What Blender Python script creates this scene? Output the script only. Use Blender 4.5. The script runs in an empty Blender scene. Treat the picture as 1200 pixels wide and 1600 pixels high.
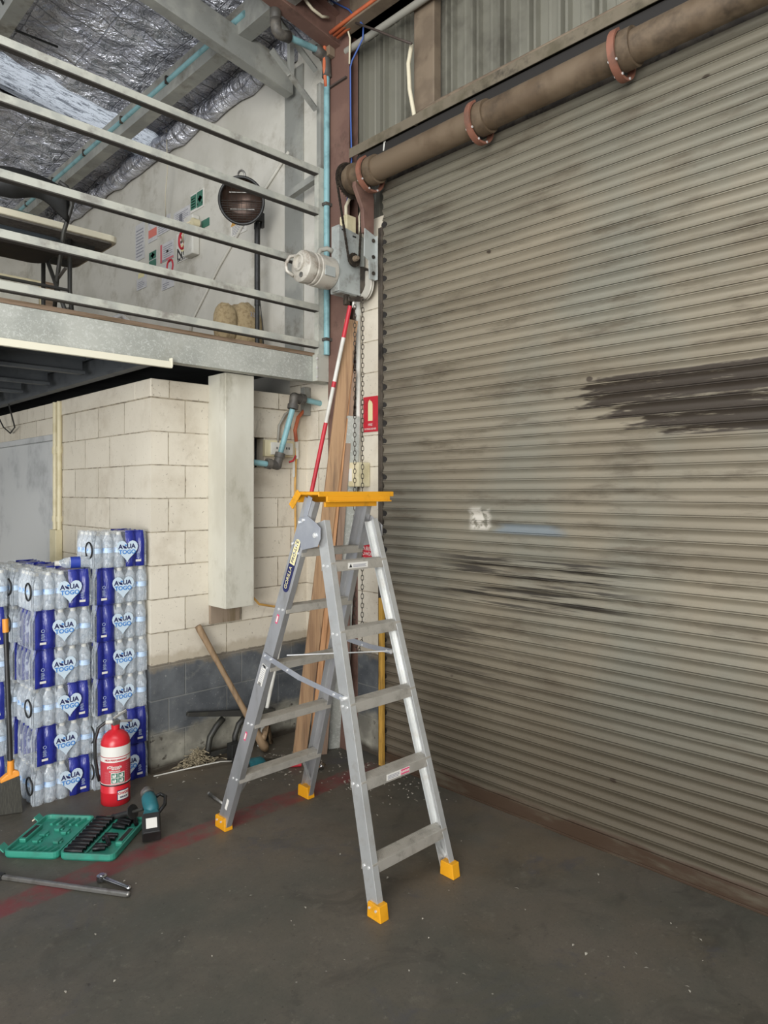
import bpy, math, random
from mathutils import Vector, Matrix
random.seed(7)
C = bpy.context.scene.collection
SC = bpy.context.scene
# ---------------------------------------------------------------- camera, world, exposure
EYE = 1.67; FPX = 1092.0; YAW = math.radians(44.42)
cd = bpy.data.cameras.new('camera'); cam = bpy.data.objects.new('camera', cd); C.objects.link(cam)
cam.location = (0, 0, EYE); cam.rotation_euler = (math.radians(90), 0, -YAW)
cd.sensor_fit = 'VERTICAL'; cd.sensor_height = 24; cd.lens = 24*FPX/1600; cd.shift_y = -0.02; cd.clip_start = 0.05
SC.camera = cam
SC.view_settings.view_transform = 'Standard'; SC.view_settings.look = 'None'
SC.view_settings.exposure = 0.40; SC.view_settings.gamma = 1; SC.view_settings.use_curve_mapping = False
W = bpy.data.worlds.new('world'); SC.world = W; W.use_nodes = True
bg = W.node_tree.nodes['Background']; bg.inputs[0].default_value = (0.90, 0.95, 1.0, 1); bg.inputs[1].default_value = 0.66
def area(name, loc, target, sx, sy, power, col):
    l = bpy.data.lights.new(name, 'AREA'); l.shape = 'RECTANGLE'; l.size = sx; l.size_y = sy; l.energy = power; l.color = col
    o = bpy.data.objects.new(name, l); C.objects.link(o); o.location = loc
    o.rotation_euler = (Vector(target)-Vector(loc)).to_track_quat('-Z', 'Y').to_euler(); return o
area('open_door_daylight', (-5.5, -3.0, 2.6), (1.6, 3.2, 1.3), 4.5, 3.6, 430, (1.0, 0.975, 0.93))
area('roof_skylight_daylight', (0.2, 0.6, 5.1), (1.6, 2.4, 0.0), 4.0, 1.0, 75, (0.95, 0.98, 1.0))
area('ceiling_fill', (-6.0, -1.5, 0.3), (1.5, 5.5, 4.6), 5.0, 3.0, 420, (0.97, 0.98, 1.0))  # added fill lamp, aimed up to brighten the foil ceiling
# ---------------------------------------------------------------- helpers
FX, FY = math.sin(YAW), math.cos(YAW); RX, RY = math.cos(YAW), -math.sin(YAW)
def ray(px, py):
    u = (px-600)/FPX; v = (768-py)/FPX
    return FX+u*RX, FY+u*RY, v
def AX(px, py, c): d = ray(px, py); t = c/d[0]; return Vector((c, d[1]*t, EYE+d[2]*t))
def AY(px, py, c): d = ray(px, py); t = c/d[1]; return Vector((d[0]*t, c, EYE+d[2]*t))
def AZ(px, py, c=0): d = ray(px, py); t = (c-EYE)/d[2]; return Vector((d[0]*t, d[1]*t, c))
def V3(*a): return Vector(a)
def lin(h):
    h = h.lstrip('#'); r = []
    for i in (0, 2, 4):
        v = int(h[i:i+2], 16)/255; r.append(v/12.92 if v <= .04045 else ((v+.055)/1.055)**2.4)
    return (*r, 1)
class MB:
    def __init__(s): s.v = []; s.f = []; s.M = Matrix()
    def add(s, vs, fs):
        n = len(s.v); s.v += [s.M @ Vector(p) for p in vs]; s.f += [tuple(i+n for i in f) for f in fs]; return s
    def box(s, lo, hi):
        x0, y0, z0 = lo; x1, y1, z1 = hi
        return s.add([(x0,y0,z0),(x1,y0,z0),(x1,y1,z0),(x0,y1,z0),(x0,y0,z1),(x1,y0,z1),(x1,y1,z1),(x0,y1,z1)],
              [(0,3,2,1),(4,5,6,7),(0,1,5,4),(1,2,6,5),(2,3,7,6),(3,0,4,7)])
    def prism(s, p0, p1, poly, xd, yd=None, scale1=1, poly1=None):
        p0 = Vector(p0); p1 = Vector(p1); ax = (p1-p0).normalized(); xd = Vector(xd)
        if yd is None: xd = (xd-ax*xd.dot(ax)).normalized(); yd = ax.cross(xd)
        yd = Vector(yd); n = len(poly); q = poly1 or [(a*scale1, b*scale1) for a, b in poly]
        vs = [p0+xd*a+yd*b for a, b in poly]+[p1+xd*a+yd*b for a, b in q]
        fs = [(i, (i+1) % n, n+(i+1) % n, n+i) for i in range(n)]+[tuple(range(n-1, -1, -1)), tuple(range(n, 2*n))]
        return s.add(vs, fs)
    def bar(s, p0, p1, w, h, xd=(1,0,0)): return s.prism(p0, p1, [(-w/2,-h/2),(w/2,-h/2),(w/2,h/2),(-w/2,h/2)], xd)
    def cyl(s, p0, p1, r, n=12, r1=None):
        r1 = r if r1 is None else r1; d = Vector(p1)-Vector(p0); xd = (0,0,1) if abs(d.normalized().z) < .9 else (1,0,0)
        ci = [(math.cos(2*math.pi*i/n), math.sin(2*math.pi*i/n)) for i in range(n)]
        return s.prism(p0, p1, [(a*r, b*r) for a, b in ci], xd, poly1=[(a*r1, b*r1) for a, b in ci])
    def tube(s, pts, r, n=8, closed=False):
        pts = [Vector(p) for p in pts]; m = len(pts); vs = []; up = None
        for i, p in enumerate(pts):
            a = pts[(i-1) % m] if (closed or i > 0) else p; b = pts[(i+1) % m] if (closed or i < m-1) else p
            t = (b-a).normalized()
            if up is None:
                up = Vector((0,0,1)) if abs(t.z) < .9 else Vector((1,0,0))
            x = (up-t*up.dot(t)); x = x.normalized() if x.length > 1e-5 else t.orthogonal().normalized(); up = x; y = t.cross(x)
            rr = r[i] if isinstance(r, (list, tuple)) else r
            vs += [p+x*rr*math.cos(2*math.pi*k/n)+y*rr*math.sin(2*math.pi*k/n) for k in range(n)]
        fs = []
        for i in range(m if closed else m-1):
            j = (i+1) % m
            fs += [(i*n+k, i*n+(k+1) % n, j*n+(k+1) % n, j*n+k) for k in range(n)]
        if not closed: fs += [tuple(range(n-1, -1, -1)), tuple(range((m-1)*n, m*n))]
        return s.add(vs, fs)
    def lathe(s, prof, c=(0,0,0), n=24, ax=(0,0,1), cap=True):
        ax = Vector(ax).normalized(); x = ax.orthogonal().normalized(); y = ax.cross(x); c = Vector(c); vs = []
        for r, z in prof: vs += [c+ax*z+x*r*math.cos(2*math.pi*k/n)+y*r*math.sin(2*math.pi*k/n) for k in range(n)]
        fs = []
        for i in range(len(prof)-1): fs += [(i*n+k, i*n+(k+1) % n, (i+1)*n+(k+1) % n, (i+1)*n+k) for k in range(n)]
        if cap: fs += [tuple(range(n-1, -1, -1)), tuple(range((len(prof)-1)*n, len(prof)*n))]
        return s.add(vs, fs)
    def sph(s, c, r, n=12, m=8):
        rx, ry, rz = (r, r, r) if not isinstance(r, (tuple, list)) else r
        vs = []; fs = []
        for i in range(m+1):
            a = math.pi*i/m
            for k in range(n):
                b = 2*math.pi*k/n; vs.append((c[0]+rx*math.sin(a)*math.cos(b), c[1]+ry*math.sin(a)*math.sin(b), c[2]+rz*math.cos(a)))
        for i in range(m): fs += [(i*n+k, (i+1)*n+k, (i+1)*n+(k+1) % n, i*n+(k+1) % n) for k in range(n)]
        return s.add(vs, fs)
    def torus(s, c, R, r, ax=(0,0,1), n=16, m=6, sx=1.0):
        ax = Vector(ax).normalized(); x = Vector((0,0,1)) if abs(ax.z) < .9 else Vector((1,0,0)); x = (x-ax*x.dot(ax)).normalized(); y = ax.cross(x)
        return s.tube([Vector(c)+x*R*sx*math.cos(2*math.pi*k/n)+y*R*math.sin(2*math.pi*k/n) for k in range(n)], r, m, True)
    def build(s, name, m, parent=None, smooth=False, bevel=0, solid=0, sub=0):
        off = ORG(parent); me = bpy.data.meshes.new(name); me.from_pydata([tuple(v-off) for v in s.v], [], s.f); me.update()
        bm_fix(me); me.materials.append(m)
        o = bpy.data.objects.new(name, me); C.objects.link(o)
        if parent: o.parent = parent; org[o] = off
        if smooth:
            for p in me.polygons: p.use_smooth = True
            if smooth != 'all':
                md = None
                try: me.set_sharp_from_angle(angle=math.radians(38))
                except Exception: pass
        if solid: md = o.modifiers.new('s', 'SOLIDIFY'); md.thickness = solid; md.offset = 0
        if bevel: md = o.modifiers.new('b', 'BEVEL'); md.width = bevel; md.segments = 2; md.limit_method = 'ANGLE'; md.angle_limit = .7
        if sub: md = o.modifiers.new('u', 'SUBSURF'); md.levels = sub; md.render_levels = sub
        return o
import bmesh
def bm_fix(me):
    b = bmesh.new(); b.from_mesh(me); bmesh.ops.recalc_face_normals(b, faces=b.faces); b.to_mesh(me); b.free()
org = {}
def ORG(p):
    if p is None: return Vector((0,0,0))
    return org.get(p, Vector((0,0,0)))
def thing(name, label, cat, loc, group=None):
    o = bpy.data.objects.new(name, None); C.objects.link(o); o.location = loc; o.empty_display_size = .1
    org[o] = Vector(loc); return tag(o, label, cat, group)
def tag(o, label, cat, group=None):
    o['label'] = label; o['category'] = cat
    if group: o['group'] = group
    return o
def struct(o): o['kind'] = 'structure'; return o
def dup(root, loc, label, group=None, rotz=None):
    r = root.copy(); C.objects.link(r); r.location = loc; r['label'] = label
    if rotz is not None: r.rotation_euler = (0,0,rotz)
    if group: r['group'] = group
    for ch in list(root.children):
        c = ch.copy(); C.objects.link(c); c.parent = r
        for g in list(ch.children):
            d = g.copy(); C.objects.link(d); d.parent = c
    return r
tcache = {}
def text_mesh(s, size, spacing=1.0, bold=0, shear=0):
    k = (s, size, spacing, bold, shear)
    if k in tcache: return tcache[k]
    cu = bpy.data.curves.new('t', 'FONT'); cu.body = s; cu.size = size; cu.align_x = 'CENTER'; cu.align_y = 'CENTER'
    cu.extrude = .0003; cu.offset = bold; cu.space_character = spacing; cu.resolution_u = 3; cu.shear = shear
    o = bpy.data.objects.new('t', cu); C.objects.link(o); bpy.context.view_layer.update()
    me = bpy.data.meshes.new_from_object(o.evaluated_get(bpy.context.evaluated_depsgraph_get()))
    vs = [v.co.copy() for v in me.vertices]; fs = [tuple(p.vertices) for p in me.polygons]
    bpy.data.objects.remove(o); bpy.data.curves.remove(cu); bpy.data.meshes.remove(me); tcache[k] = (vs, fs); return vs, fs
def put_text(mb, s, size, loc, xd, yd, spacing=1.0, bold=0, shear=0, sx=1.0):
    vs, fs = text_mesh(s, size, spacing, bold, shear); xd = Vector(xd).normalized(); yd = Vector(yd).normalized(); n = xd.cross(yd); loc = Vector(loc)
    mb.add([loc+xd*v.x*sx+yd*v.y+n*v.z for v in vs], fs); return mb
# ---- node maths
class N:
    def __init__(s, name, rough=.6, metal=0, spec=.5):
        s.m = bpy.data.materials.new(name); s.m.use_nodes = True; s.t = s.m.node_tree; s.p = s.t.nodes['Principled BSDF']
        s.p.inputs['Roughness'].default_value = rough; s.p.inputs['Metallic'].default_value = metal; s.p.inputs['Specular IOR Level'].default_value = spec
    def nd(s, t, **k):
        n = s.t.nodes.new(t)
        for a, b in k.items(): setattr(n, a, b)
        return n
    def st(s, i, v):
        if isinstance(v, X): s.t.links.new(v.o, i)
        elif v is not None: i.default_value = v
    def co(s):
        if not hasattr(s, '_c'): s._c = X(s, s.nd('ShaderNodeTexCoord').outputs['Object'])
        return s._c
    def xyz(s, v=None):
        n = s.nd('ShaderNodeSeparateXYZ'); s.st(n.inputs[0], v or s.co()); return [X(s, o) for o in n.outputs]
    def vec(s, a, b, c=0.0):
        n = s.nd('ShaderNodeCombineXYZ'); [s.st(i, v) for i, v in zip(n.inputs, (a, b, c))]; return X(s, n.outputs[0])
    def noise(s, scale, detail=3, v=None, dist=0, rough=.55, col=False):
        n = s.nd('ShaderNodeTexNoise'); s.st(n.inputs['Vector'], v or s.co()); n.inputs['Scale'].default_value = scale
        n.inputs['Detail'].default_value = detail; n.inputs['Distortion'].default_value = dist; n.inputs['Roughness'].default_value = rough
        return X(s, n.outputs['Color' if col else 'Fac'])
    def voro(s, scale, v=None, feat='F1'):
        n = s.nd('ShaderNodeTexVoronoi', feature=feat); s.st(n.inputs['Vector'], v or s.co()); n.inputs['Scale'].default_value = scale; return X(s, n.outputs['Distance'])
    def mix(s, f, a, b):
        n = s.nd('ShaderNodeMix', data_type='RGBA'); s.st(n.inputs[0], f)
        for i, v in ((6, a), (7, b)): s.st(n.inputs[i], lin(v) if isinstance(v, str) else v)
        return X(s, n.outputs[2])
    def stretch(s, k):
        n = s.nd('ShaderNodeMapping'); s.st(n.inputs[0], s.co()); n.inputs['Scale'].default_value = k; return X(s, n.outputs[0])
    def color(s, v): s.st(s.p.inputs['Base Color'], lin(v) if isinstance(v, str) else v); return s
    def rough(s, v): s.st(s.p.inputs['Roughness'], v); return s
    def bump(s, h, st=.3, d=.01):
        n = s.nd('ShaderNodeBump'); n.inputs['Strength'].default_value = st; n.inputs['Distance'].default_value = d; s.st(n.inputs['Height'], h)
        s.t.links.new(n.outputs[0], s.p.inputs['Normal']); return s
class X:
    def __init__(s, n, o): s.n = n; s.o = o
    def _m(s, op, b=None, c=None):
        k = s.n.nd('ShaderNodeMath', operation=op); s.n.st(k.inputs[0], s)
        if b is not None: s.n.st(k.inputs[1], b)
        if c is not None: s.n.st(k.inputs[2], c)
        return X(s.n, k.outputs[0])
    def __add__(s, b): return s._m('ADD', b)
    def __sub__(s, b): return s._m('SUBTRACT', b)
    def __mul__(s, b): return s._m('MULTIPLY', b)
    def __truediv__(s, b): return s._m('DIVIDE', b)
    def abs(s): return s._m('ABSOLUTE')
    def max(s, b): return s._m('MAXIMUM', b)
    def min(s, b): return s._m('MINIMUM', b)
    def mod(s, b): return s._m('FLOORED_MODULO', b)
    def inv(s): k = s*-1; return k+1.0
    def step(s, a, b):          # smooth 0..1 between a and b
        k = s.n.nd('ShaderNodeMapRange', interpolation_type='SMOOTHSTEP'); s.n.st(k.inputs[0], s); k.inputs[1].default_value = a; k.inputs[2].default_value = b
        if a > b: k.inputs[1].default_value = b; k.inputs[2].default_value = a; k.inputs[3].default_value = 1; k.inputs[4].default_value = 0
        return X(s.n, k.outputs[0])
def mat(name, c, rough=.6, metal=0, c2=None, sc=6, lo=.45, hi=.65, bump=0, bs=60, spec=.5, stretch=None, dirt=None, ds=2.5):
    n = N(name, rough, metal, spec); v = n.stretch(stretch) if stretch else None
    col = c
    if c2: col = n.mix(n.noise(sc, 4, v).step(lo, hi), c, c2)
    if dirt: col = n.mix(n.noise(ds, 5, v, rough=.7).step(.5, .72), col, dirt)
    n.color(col)
    if bump: n.bump(n.noise(bs, 3, v), bump, .004)
    return n.m
def band(x, a, b, e=.01): return x.step(a-e, a+e)*x.step(b+e, b-e)
# ---------------------------------------------------------------- materials
def blocks(name, axis, u0, off, blue=True, wid=.4):
    n = N(name, .82); x, y, z = n.xyz(); u = (x if axis == 'x' else y)-u0
    w = n.noise(14, 2)*.004
    b = n.nd('ShaderNodeTexBrick'); b.offset = off; b.offset_frequency = 2
    n.st(b.inputs['Vector'], n.vec(u+w, (z-.03)+w)); b.inputs['Scale'].default_value = 1
    for k, v in (('Mortar Size', .005), ('Mortar Smooth', .6), ('Bias', 0), ('Brick Width', wid), ('Row Height', .2)): b.inputs[k].default_value = v
    b.inputs['Color1'].default_value = lin('c9c1b0'); b.inputs['Color2'].default_value = lin('d4ccbb'); b.inputs['Mortar'].default_value = lin('aaa08c')
    col = X(n, b.outputs['Color']); mort = X(n, b.outputs['Fac'])
    col = n.mix(n.noise(3, 5, rough=.7).step(.45, .75)*.5, col, 'a89b86')
    col = n.mix(n.noise(60, 3).step(.66, .72)*.5, col, '6b6152')
    col = n.mix(mort.step(.3, .9)*n.noise(20, 3).step(.45, .62)*.6, col, '544a3d'); col = n.mix(n.noise(5, 6, n.stretch((1, 1, .5)), dist=.6, rough=.8).step(.60, .72)*.4, col, '857763')
    if blue:
        bl = n.mix(n.noise(5, 4).step(.35, .7), '44474a', '5f6264'); bl = n.mix(n.noise(110, 2).step(.70, .73)*.5, bl, 'a8a8a2'); bl = n.mix(n.noise(12, 5, rough=.7).step(.55, .75)*.4, bl, '85847c')
        bl = n.mix(mort*.35, bl, '8b8a82')
        gr = n.mix(n.noise(7, 5).step(.35, .7), '6f6c62', '9b988a'); gr = n.mix(n.noise(25, 4).step(.6, .7), gr, '4a453c')
        bl = n.mix((z+n.noise(6, 3)*.2).step(.36, .30), bl, gr)
        bl = n.mix((z+n.noise(9, 3)*.06).step(.10, .05), bl, '3c352b')
        e = n.noise(30, 3)*.02
        col = n.mix((z+e).step(.655, .650), col, bl)
        col = n.mix(band(z+n.noise(15, 4)*.10, .66, .75, .02)*.45, col, '8a7a60')
    n.color(col); n.bump(mort.inv()*.8+n.noise(70, 3)*.25+n.noise(8, 3)*.3, .45, .006)
    return n.m
M = {}
M['block_front'] = blocks('painted_blocks_front', 'x', 2.017, .725)
M['block_side'] = blocks('painted_blocks_side', 'y', 4.09, .55)
M['block_jamb'] = blocks('painted_blocks_jamb', 'y', 3.17, .5)
def floor_mat():
    n = N('stained_concrete', .62, 0, .4); x, y, z = n.xyz()
    col = n.mix(n.noise(1.2, 6, rough=.65).step(.35, .68), '5b544a', '4a4941')
    col = n.mix(n.noise(3.1, 6, dist=1.2, rough=.7).step(.5, .7)*.6, col, '3d3a34')
    col = n.mix(n.noise(.8, 5, rough=.6).step(.50, .68)*.6, col, '645746')
    col = n.mix(n.noise(11, 6, rough=.7).step(.58, .72)*.55, col, '6b665a'); col = n.mix(n.noise(1.7, 6, dist=.8, rough=.75).step(.55, .68)*.55, col, '45454a'); col = n.mix(n.noise(6, 6, dist=1, rough=.8).step(.6, .7)*.6, col, '3d3a34')
    col = n.mix(n.noise(42, 3).step(.69, .73)*.6, col, '26231f')
    col = n.mix(n.voro(21).step(.09, .05)*n.noise(5, 2).step(.55, .6)*.7, col, '9a958a')
    dy = y-(3.075+0.0)+ (n.noise(6, 4)-.5)*.06
    red = dy.abs().step(.085, .055)*n.noise(9, 5, rough=.75).step(.30, .62)
    col = n.mix(n.noise(85, 4, rough=.8).step(.52, .66)*.45, col, '3f3c37'); col = n.mix(n.noise(33, 5, rough=.8).step(.58, .70)*.4, col, '7c776b')
    red = red*x.step(3.0, 2.9)
    col = n.mix(red*.75, col, '742f33')
    dust = ((y+n.noise(3, 4)*.3).step(3.55, 3.9))*x.step(1.8, 2.3)
    col = n.mix(dust*.5, col, '6b6051')
    n.color(col); n.rough(n.noise(4, 4).step(.3, .7)*.25+.42); n.bump(n.noise(50, 4)*.5+n.noise(5, 4), .25, .004)
    return n.m
M['floor'] = floor_mat()
def shutter_mat():
    n = N('dirty_shutter_steel', .5, .25, .4); x, y, z = n.xyz(); st = n.stretch((1, .35, 3)); st2 = n.stretch((1, .6, 6))
    col = n.mix(n.noise(1.4, 5, st).step(.35, .7), '8c8371', '7d7463')
    col = n.mix(n.noise(1.1, 4).step(.4, .7)*.6, col, '7b7d73')
    # darker brown towards the guide and foot of the curtain
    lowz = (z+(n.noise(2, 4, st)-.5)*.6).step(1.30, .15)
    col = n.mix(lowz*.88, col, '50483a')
    col = n.mix((y+(n.noise(5, 4, st)-.5)*.5).step(2.6, 3.1)*.5, col, '6e6558')
    topz = (z+(n.noise(2, 3, st)-.5)*.5).step(2.9, 3.3); col = n.mix(topz*.55, col, '6c6a5e')  # curtain top darkened: shade near the barrel put into the colour
    col = n.mix(n.noise(2.2, 6, n.stretch((1, .8, 4)), rough=.7).step(.50, .70)*.75, col, '5e5547')
    col = n.mix(n.noise(9, 5, n.stretch((1, .2, 3)), rough=.7).step(.62, .74)*.6, col, '4d463b')
    # dark oily patch, ragged, right of the middle
    e = (n.noise(7, 4, n.stretch((1, .4, 2)))-.5)*.9
    zq = (z+.0)-((z-.06).mod(.0556)); pe = y+(zq-2.09).abs()*2.4+(n.noise(9, 3, n.stretch((1, .5, 3)))-.5)*.5
    pa = band(z+e*.02, 1.915, 2.205, .004)*pe.step(1.82, 1.76)
    pm = pa*(n.noise(11, 5, n.stretch((1, .25, 3)), rough=.75).step(.68, .54))
    col = n.mix(pm*.93, col, '352d26')
    # sooty drag marks below the middle
    sm = band(z+e*.03, 1.06, 1.34, .03)*band(y+e*.3, 1.5, 2.6, .2)*n.noise(5, 5, n.stretch((1, .22, 8)), rough=.65).step(.47, .58)
    col = n.mix(sm*.9, col, '2f2a25')
    sd = band(z+e*.08, .35, 1.05, .1)*band(y, 2.2, 2.75, .2)*n.noise(3, 5, n.stretch((1, .35, 6)), rough=.7).step(.5, .66); col = n.mix(sd*.6, col, '443d34')
    tl = band(z, 2.95, 3.32, .1)*band(y+e*.2, 2.55, 2.95, .12)*n.noise(4, 5, st2, rough=.7).step(.45, .66); col = n.mix(tl*.65, col, '4a4238')
    # white paint wipe and blue scuff
    wp = band(z+e*.03, 1.465, 1.575, .02)*band(y+e*.05, 2.27, 2.40, .02)*n.noise(18, 4).step(.4, .55); col = n.mix(wp*.8, col, 'd8d2c6')
    bs = band(z+e*.02, 1.45, 1.50, .01)*band(y+e*.2, 1.85, 2.2, .05); col = n.mix(bs*.45, col, '6f8496')
    rs = band(z+e*.06, -.02, .085, .012)*n.noise(7, 5, n.stretch((1, .4, 2))).step(.30, .5); col = n.mix(rs*.85, col, '3f2d20')
    nk = n.voro(2.6, n.stretch((1, 1, 1.3))).step(.055, .035); col = n.mix(nk*.85, col, '3d332b')
    n.color(col); n.rough(n.noise(5, 4)*.35+.36); n.bump(n.noise(40, 3, n.stretch((1, .3, 2))), .12, .003)
    return n.m
M['shutter'] = shutter_mat()
def foil_mat():
    n = N('foil_insulation', .3, .5); x, y, z = n.xyz()
    w = (n.noise(5, 2)-.5)*.03
    gx = ((x+w).mod(.42)-.21).abs().step(.203, .2095); gy = ((y+w).mod(.13)-.065).abs().step(.059, .064)
    g = (gx*.5).max(gy)
    col = n.mix(n.noise(4, 5).step(.3, .7), 'c6c9d6', 'f0f2fa'); col = n.mix(n.noise(1.5, 4).step(.58, .7)*.4, col, 'a9a08f')
    col = n.mix(g*.6, col, '4a4b54'); n.color(col)
    h = n.noise(4.5, 4, dist=1.6, rough=.6)*1.6+n.voro(6)*.9+n.noise(16, 2, dist=1.5)*.35-g*.3
    n.bump(h, 1.0, .09); n.rough(n.noise(14, 3)*.3+.08); return n.m
M['foil'] = foil_mat()
def skylight_mat():
    n = N('translucent_roof_sheet', .4); x, y, z = n.xyz(); t = n.t
    li = ((y).mod(.076)-.038).abs().step(.027, .035); sp = n.noise(5, 6, n.stretch((1.2, 9, 1)), dist=1.2, rough=.85).step(.50, .58)
    col = n.mix(li*.9, 'f0f4fa', '565a62'); col = n.mix(sp*.85, col, '6d717a')
    tr = n.nd('ShaderNodeBsdfTranslucent'); di = n.nd('ShaderNodeBsdfDiffuse'); mx = n.nd('ShaderNodeMixShader'); mx.inputs[0].default_value = .1
    n.st(tr.inputs[0], col); n.st(di.inputs[0], col); t.links.new(tr.outputs[0], mx.inputs[1]); t.links.new(di.outputs[0], mx.inputs[2])
    t.links.new(mx.outputs[0], t.nodes['Material Output'].inputs[0]); return n.m
M['skylight'] = skylight_mat()
def galv_mat():
    n = N('galvanised_spangle', .5, .2); v = n.nd('ShaderNodeTexVoronoi'); n.st(v.inputs['Vector'], n.co()); v.inputs['Scale'].default_value = 90
    col = n.mix(n.noise(3.5, 5).step(.35, .7), 'b0b1a8', '989a92'); col = n.mix(n.noise(55, 5, dist=1, rough=.8).step(.5, .62)*.55, col, 'cfd1cb')
    col = n.mix(n.noise(2, 5, rough=.7).step(.55, .75)*.5, col, '8b8574'); n.color(col); return n.m
M['galv'] = galv_mat()
M['grey_steel'] = mat('grey_painted_steel', '8f908a', .5, .2, 'a3a39b', 4, dirt='6d695f', ds=3)
M['rail_steel'] = mat('galvanised_handrail', 'b4b4a8', .5, .15, 'a2a39a', 9, dirt='86827a', ds=5, bump=.1)
M['rail_under'] = mat('shaded_rail_underside', '3c3833', .8)  # shade below the rails put into the colour
M['brown_steel'] = mat('red_oxide_steel', '6b5046', .65, .1, '775b4f', 5, dirt='4b382f', ds=3)
M['dark_brown'] = mat('dark_brown_steel', '463c36', .7, .1, '5a4b42', 5)
M['tan_steel'] = mat('dusty_tan_steel', '7d6e5c', .7, .1, '6d5f4f', 5, dirt='5c4e40', ds=4)
M['cladding'] = mat('dusty_wall_cladding', '7a786c', .55, .2, '6a685d', 2, dirt='57544b', ds=1.5)
M['barrel'] = mat('dusty_barrel_steel', '6f5f4c', .6, .25, '5f4f3d', 5, dirt='42372b', ds=3)
M['rust_ring'] = mat('red_primer_ring', '8a5c4a', .6, .2, '6a4c3e', 9)
M['header'] = mat('dusty_header_steel', '6b6252', .8, .1, '57503f', 8, dirt='3b352b', ds=6)
M['black_grime_and_shade'] = mat('black_grime_and_shade', '201d1a', .8)  # plain black; also stands for shade in the niche, header gap and handle openings
M['dark_guide'] = mat('grimy_guide_steel', '544c42', .6, .4, '37312b', 8, dirt='211d1a', ds=9)
M['white_wall'] = mat('scuffed_white_wall', 'c7c4ba', .75, 0, 'bcb9ae', 2, dirt='a9a497', ds=3, bump=.1, bs=30)
M['panel_wall'] = mat('white_panel_wall', 'c0c1bf', .6, 0, 'b2b4b4', 2, dirt='9a9a98', ds=2)
M['box_col'] = mat('cream_boxed_duct', 'c3c0b2', .55, 0, 'b7b3a4', 3, dirt='9c9786', ds=4, stretch=(1, 1, .5))
M['ply'] = mat('raw_timber_edge', '7e6a57', .85, 0, '66543f', 18, stretch=(.2, .2, 3))
M['ply_board'] = mat('weathered_plywood', '8d7d6b', .85, 0, '75664f', 9, stretch=(4, 4, .5))
M['cream_strip'] = mat('cream_strip', 'd7d2bd', .55)
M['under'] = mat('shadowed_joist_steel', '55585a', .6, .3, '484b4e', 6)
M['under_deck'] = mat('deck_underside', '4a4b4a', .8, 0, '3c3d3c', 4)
M['alu'] = mat('worn_aluminium', 'bcbcbc', .38, .7, 'adadae', 6, .4, .7, dirt='a3a19d', ds=12, stretch=(1, 1, .3))
M['alu_w'] = mat('bright_aluminium', 'c9cac8', .34, .6, 'bfc0be', 8, dirt='bdbbb6', ds=20)
M['alu_tread'] = mat('scuffed_aluminium_tread', 'b9b4aa', .45, .45, 'aea99f', 12, dirt='9d988e', ds=20)
M['alu_blue'] = mat('zinc_plate', 'a9acb3', .4, .55, 'b3b6bb', 12)
M['yellow'] = mat('yellow_plastic', 'da991b', .45, 0, 'cf8f14', 6, dirt='b07d18', ds=8)
M['zinc'] = mat('bright_zinc_bolt', 'e4e4e2', .3, .5)
M['chrome'] = mat('chrome_tool', 'b9b9ba', .22, 1, '8f8f90', 20)
M['tool_steel'] = mat('dull_tool_steel', '8f8d88', .4, .8, '77746e', 14)
M['dark_metal'] = mat('blackened_chain_steel', '3c3630', .5, .6, '544b41', 30)
M['wood'] = mat('weathered_plank', 'a78664', .8, 0, '8b6c50', 5, dirt='6f5a47', ds=3, stretch=(6, 6, .35), bump=.2)
M['wood2'] = mat('orange_pine_batten', 'bf8f65', .75, 0, 'a87a53', 6, stretch=(8, 8, .35), bump=.2)
M['wood3'] = mat('brown_plank', '8f7764', .8, 0, '7a6352', 5, stretch=(6, 6, .3), bump=.2)
M['yellow_wood'] = mat('yellow_painted_batten', 'b98f3c', .7, 0, 'a67e32', 6, dirt='6d5426', ds=6, stretch=(3, 3, .5))
M['pick'] = mat('hickory_handle', '8c7458', .7, 0, '6f5a43', 8, stretch=(3, 3, .6))
M['teal'] = mat('teal_air_pipe', '7da6aa', .45, 0, '72989c', 6, dirt='5c7f82', ds=6)
M['fit'] = mat('dusty_black_fitting', '45423d', .6, 0, '5f5a52', 12)
M['orange'] = mat('orange_conduit', 'b9613c', .55, 0, 'a5543a', 8)
M['orange_cable'] = mat('orange_cable', 'c99a4e', .6, 0, 'b58a48', 10)
M['blue_cable'] = mat('blue_cable', '3d5a9a', .5)
M['white_cable'] = mat('cream_cable', 'cfc6ac', .6)
M['grey_cable'] = mat('grey_cable', '8d8a80', .6)
M['white_pl'] = mat('white_plastic', 'cdcbc2', .5, 0, 'bfbcb2', 9)
M['cream_pl'] = mat('aged_cream_plastic', 'd0c6a4', .5, 0, 'c2b792', 9)
M['motor'] = mat('grey_motor_enamel', 'bcb7ab', .4, .1, 'a9a398', 10, dirt='7f7263', ds=9)
M['mplate'] = mat('grey_bracket_enamel', 'a6aaa6', .45, .2, '9b9f9b', 8, dirt='7d7b74', ds=10)
M['black_pl'] = mat('black_plastic', '1d1d1c', .45, 0, '272726', 12)
M['black_met'] = mat('black_powdercoat', '302f2c', .5, .2, '38372f', 14)
M['navy_vinyl'] = mat('navy_black_vinyl', '1b2226', .5)
M['table_top'] = mat('cream_table_plastic', 'd3ccb4', .55)
M['table_under'] = mat('grey_table_underside', '6a6660', .7, 0, '57534e', 30)
M['green_case'] = mat('green_tool_case', '2f8873', .5, 0, '2a7c69', 9, dirt='3b7465', ds=9)
M['socket'] = mat('black_phosphate_socket', '191a1b', .35, .5)
M['teal_tool'] = mat('teal_tool_shell', '1e6068', .5, 0, '1a545d', 20)
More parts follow.
